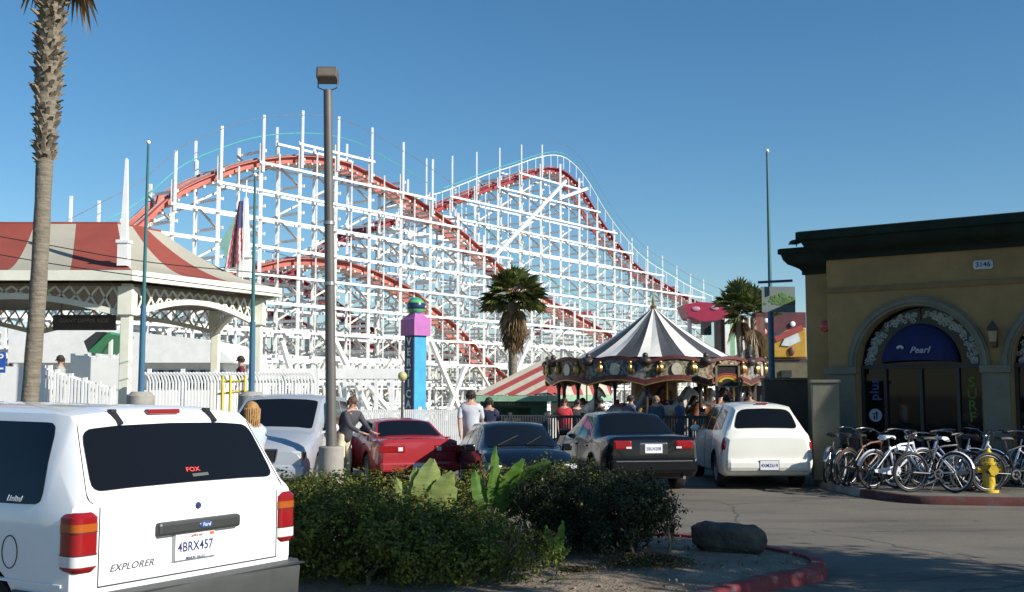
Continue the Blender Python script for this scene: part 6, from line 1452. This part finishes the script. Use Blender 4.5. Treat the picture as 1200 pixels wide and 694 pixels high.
# ================= PEOPLE =================
def person(x,y,rz,label,shirt,pants,hair=(.03,.02,.015),h=1.72,skin_=SKIN,sleeve=.5,shorts=False,pose='stand',longhair=False,z0=0,female=False):
    t=thing('person',(x,y,z0),label,'person',rz=rz,world=False); k=h/1.72
    def W(*p): return tuple(c*k for c in p)
    sw=.165 if female else .19
    lean=.22 if pose=='lean' else 0
    st={'walk':(.20,-.22),'stand':(.03,-.03),'lean':(.0,.0)}[pose]
    Vx=[W(0,0,.93),W(lean*.2,0,1.10),W(lean*.5,0,1.28),W(lean,0,1.42),W(lean+.01,0,1.50),W(lean+.03,0,1.60),W(lean+.03,0,1.67)]
    E_=[(i,i+1) for i in range(6)]; Rr=[(.125,.165),(.105,.145),(.12,.17),(.085,.13),(.052,.052),(.088,.074),(.07,.062)]
    Rr=[(a*k,b*k) for a,b in Rr]; legs=[];arms=[]
    for sg,s in((1,st[0]),(-1,st[1])):
        b=len(Vx); kx=s*.55+.02; Vx+=[W(0,sg*.095,.86),W(kx+.03,sg*.10,.48),W(s,sg*.10,.09),W(s+.13,sg*.11,.035)]; E_+=[(0,b),(b,b+1),(b+1,b+2),(b+2,b+3)]; Rr+=[.088*k,.056*k,.038*k,.034*k]; legs.append([Vx[i] for i in(0,b,b+1,b+2)])
        b=len(Vx); ax=-s*.8; ex=lean+ax*.4; hx_=lean+ax+.08
        if pose=='lean': P3=[W(lean,sg*sw,1.40),W(lean+.16,sg*.23,1.16),W(lean+.36,sg*.16,1.05),W(lean+.44,sg*.15,1.03)]
        else: P3=[W(lean,sg*sw,1.40),W(ex,sg*(sw+.05),1.13),W(hx_,sg*(sw+.04),.90),W(hx_+.03,sg*(sw+.03),.83)]
        Vx+=P3; E_+=[(3,b),(b,b+1),(b+1,b+2),(b+2,b+3)]; Rr+=[.052*k,.040*k,.027*k,.03*k]; arms.append(P3)
        hb=b+3; hv=V(P3[3]); dr=(hv-V(P3[2])).normalized()
        for f in range(5):
            o_=V((0,0,0)); spread=(f-1.6)*.017*k; sd=V((1,0,0)) if pose!='lean' else V((0,1,0)); L=(.075,.085,.08,.065,.05)[f]*k if f<4 else .05*k
            d2=(dr+ (sd*.8 if f==4 else sd*0)).normalized(); b2=len(Vx); Vx+=[tuple(hv+sd*spread+d2*.035*k),tuple(hv+sd*spread+d2*(.035*k+L)+V((.01,0,0)))]; E_+=[(hb,b2),(b2,b2+1)]; Rr+=[.009*k,.007*k]
    body=skin('body',Vx,E_,Rr,skin_,t,1,(0,),world=False)
    hc=V(W(lean+.03,0,1.615))
    # face
    m=MB(); m.ball(hc+V((.092,0,-.01))*k,.014*k,8,6,(1.2,.8,1.5)); m.build('nose',skin_,body,smooth=True,world=False)
    for sg in(1,-1):
        m=MB(); m.ball(hc+V((.080*k,sg*.03*k,.012*k)),.010*k,8,6); m.build('eye',BLACK,body,world=False); m=MB(); m.ball(hc+V((0,sg*.078*k,-.005*k)),.022*k,8,6,(.8,.4,1.3)); m.build('ear',skin_,body,smooth=True,world=False)
    m=MB(); m.ball(hc+V((.082*k,0,-.045*k)),.016*k,8,6,(.4,1.3,.4)); m.build('mouth',mat_lip,body,smooth=True,world=False)
    hm=bpy.data.materials.get('hair_%.2f_%.2f'%hair[:2]) or mat('hair_%.2f_%.2f'%hair[:2],hair,.7,var=.3,scale=30)
    m=MB(); m.ball(hc+V((-.018,0,.035))*k,.105*k,14,10,(.98,.9,.95))
    random.seed(int(x*100)); [m.tube([hc+V((-.02,0,.09))*k+V((math.cos(q_),math.sin(q_),0))*.03*k, hc+V((-.018+.105*math.cos(q_),.098*math.sin(q_),.03))*k, hc+V((-.02+.10*math.cos(q_),.10*math.sin(q_),(-.05 if not longhair else -.2)+random.uniform(-.03,.02)))*k],[.02*k,.018*k,.006*k],5) for q_ in [PI*.45+PI*1.1*i_/13+random.uniform(-.06,.06) for i_ in range(14)]]
    if longhair: m.ball(hc+V((-.05,0,-.06))*k,.10*k,12,10,(.75,.95,1.5)); m.ball(hc+V((-.06,0,-.17))*k,.07*k,12,8,(.6,1,1.2))
    hh=m.build('hair',hm,t,smooth=True,world=False)
    # clothes: slightly larger skins
    g=1.14
    V2=[Vx[i] for i in range(4)]+[W(lean+.01,0,1.475)]; V2[0]=W(0,0,.80); E2=[(0,1),(1,2),(2,3),(3,4)]; R2=[(Rr[i][0]*g+.012,Rr[i][1]*g+.014) for i in range(4)]+[(.062*k,.066*k)]
    for A in arms:
        b=len(V2); e=V(A[1]).lerp(V(A[0]),1-min(1,sleeve*2)); V2+=[A[0],tuple(e)]; E2+=[(3,b),(b,b+1)]; R2+=[.074*k,.060*k]
        if sleeve>.5: V2+=[A[2]]; E2+=[(b+1,b+2)]; R2+=[.042*k]
    skin('shirt',V2,E2,R2,shirt,t,1,(0,),world=False)
    V2=[W(lean*.15,0,1.07),W(0,0,.86)]; E2=[(0,1)]; R2=[(.135*k,.17*k),(.14*k,.175*k)]
    for A in legs:
        b=len(V2); V2+=[A[1],A[2]]; E2+=[(1,b),(b,b+1)]; R2+=[.10*k,.075*k if not shorts else .09*k]
        if not shorts: V2+=[A[3]]; E2+=[(b+1,b+2)]; R2+=[.058*k]
    skin('trousers' if not shorts else 'shorts',V2,E2,R2,pants,t,1,(0,),world=False)
    for A in legs:
        m=MB(); f=V(A[3]); m.ball(f+V((.06*k,0,-.045*k)),.055*k,10,6,(2.3,.85,.75)); m.build('shoe',SHOE,t,smooth=True,world=False)
    return t
mat_lip=mat('lips',(.35,.12,.10),.5,var=0); SHOE=mat('dark_shoe',(.05,.045,.04),.6)
def cl(n,c): return mat(n+'_cloth',c,.85,var=.1)
def pp(px,D,*a,**k): person(gx(px,D),D,*a,**k)
pp(297,13.6,R(150),'blonde woman in a pale blue sleeveless top between the white vehicle and the minivan',cl('pale_blue_top',(.40,.47,.58)),cl('denim',(.06,.09,.17)),hair=(.36,.20,.07),h=1.66,sleeve=.12,longhair=True,female=True)
pp(404,21.5,R(-35),'person in a dark jacket and cream trousers leaning towards the red coupe',cl('dark_grey_jacket',(.06,.06,.07)),cl('cream_trousers',(.62,.55,.40)),hair=(.10,.05,.03),sleeve=.9,pose='lean',h=1.70)
pp(374,23.5,R(60),'person in a white shirt just left of the tall lot light',cl('white_shirt',(.65,.63,.62)),cl('grey_trousers',(.25,.24,.24)),hair=(.08,.04,.03),h=1.62)
pp(552,24,R(95),'man in light grey shirt and khaki trousers walking away behind the navy car',cl('light_grey_shirt',(.50,.52,.56)),cl('khaki_trousers',(.38,.33,.24)),h=1.82,pose='walk')
pp(573,25.5,R(80),'person in a dark navy shirt walking behind the navy car',cl('dark_navy_shirt',(.02,.025,.06)),cl('dark_trousers',(.04,.04,.05)),h=1.66,pose='walk')
pp(72,29,R(-170),'man in a pale grey green shirt up on the pavilion floor beside the palm',cl('grey_green_shirt',(.34,.38,.33)),cl('blue_grey_trousers',(.15,.17,.2)),h=1.75,z0=1.0,pose='stand')
pp(661,31,R(-90),'woman in a bright red top at the railing left of the carousel',cl('bright_red_top',(.42,.03,.04)),cl('dark_red_skirt',(.16,.03,.04)),hair=(.06,.02,.015),h=1.62,longhair=True,female=True)
pp(676,31.3,R(-60),'person in black beside the woman in the bright red top',cl('black_top',(.02,.02,.022)),cl('black_trousers',(.03,.03,.035)),h=1.58)
pp(703,31.6,R(200),'person in dark brown clothes by the left edge of the carousel',cl('brown_coat',(.07,.045,.03)),cl('brown_trousers',(.05,.045,.04)),h=1.62,pose='walk')
pp(738,31.4,R(30),'person in a slate blue jacket under the carousel boards',cl('slate_jacket',(.08,.11,.17)),cl('slate_trousers',(.05,.06,.09)),h=1.7,pose='walk')
pp(768,31.0,R(-90),'person in a dull teal hooded top in front of the carousel centre',cl('teal_top',(.06,.10,.12)),cl('navy_trousers',(.03,.04,.08)),hair=(.25,.15,.08),h=1.68,longhair=True,female=True)
pp(796,31.3,R(150),'person in a denim jacket right of the carousel centre',cl('denim_jacket',(.07,.10,.18)),cl('denim_trousers',(.06,.08,.15)),hair=(.22,.12,.06),h=1.68)
pp(877,34,R(-110),'person in a mauve checked shirt near the snack stand posts',cl('mauve_shirt',(.22,.11,.13)),cl('blue_jeans',(.05,.08,.15)),h=1.80)
pp(850,31.2,R(100),'person in black standing under the dark framed sign',cl('charcoal_top',(.03,.03,.035)),cl('charcoal_jeans',(.03,.04,.06)),h=1.70)
pp(822,31.2,R(-60),'child in a tan jacket below the right end of the rounding boards',cl('tan_jacket',(.30,.22,.13)),cl('grey_jeans',(.10,.10,.12)),h=1.35)
pp(283,31,R(200),'person in a dark maroon shirt behind the bar fence under the pavilion',cl('maroon_shirt',(.12,.015,.03)),cl('maroon_jeans',(.05,.05,.08)),h=1.8,z0=1.0)
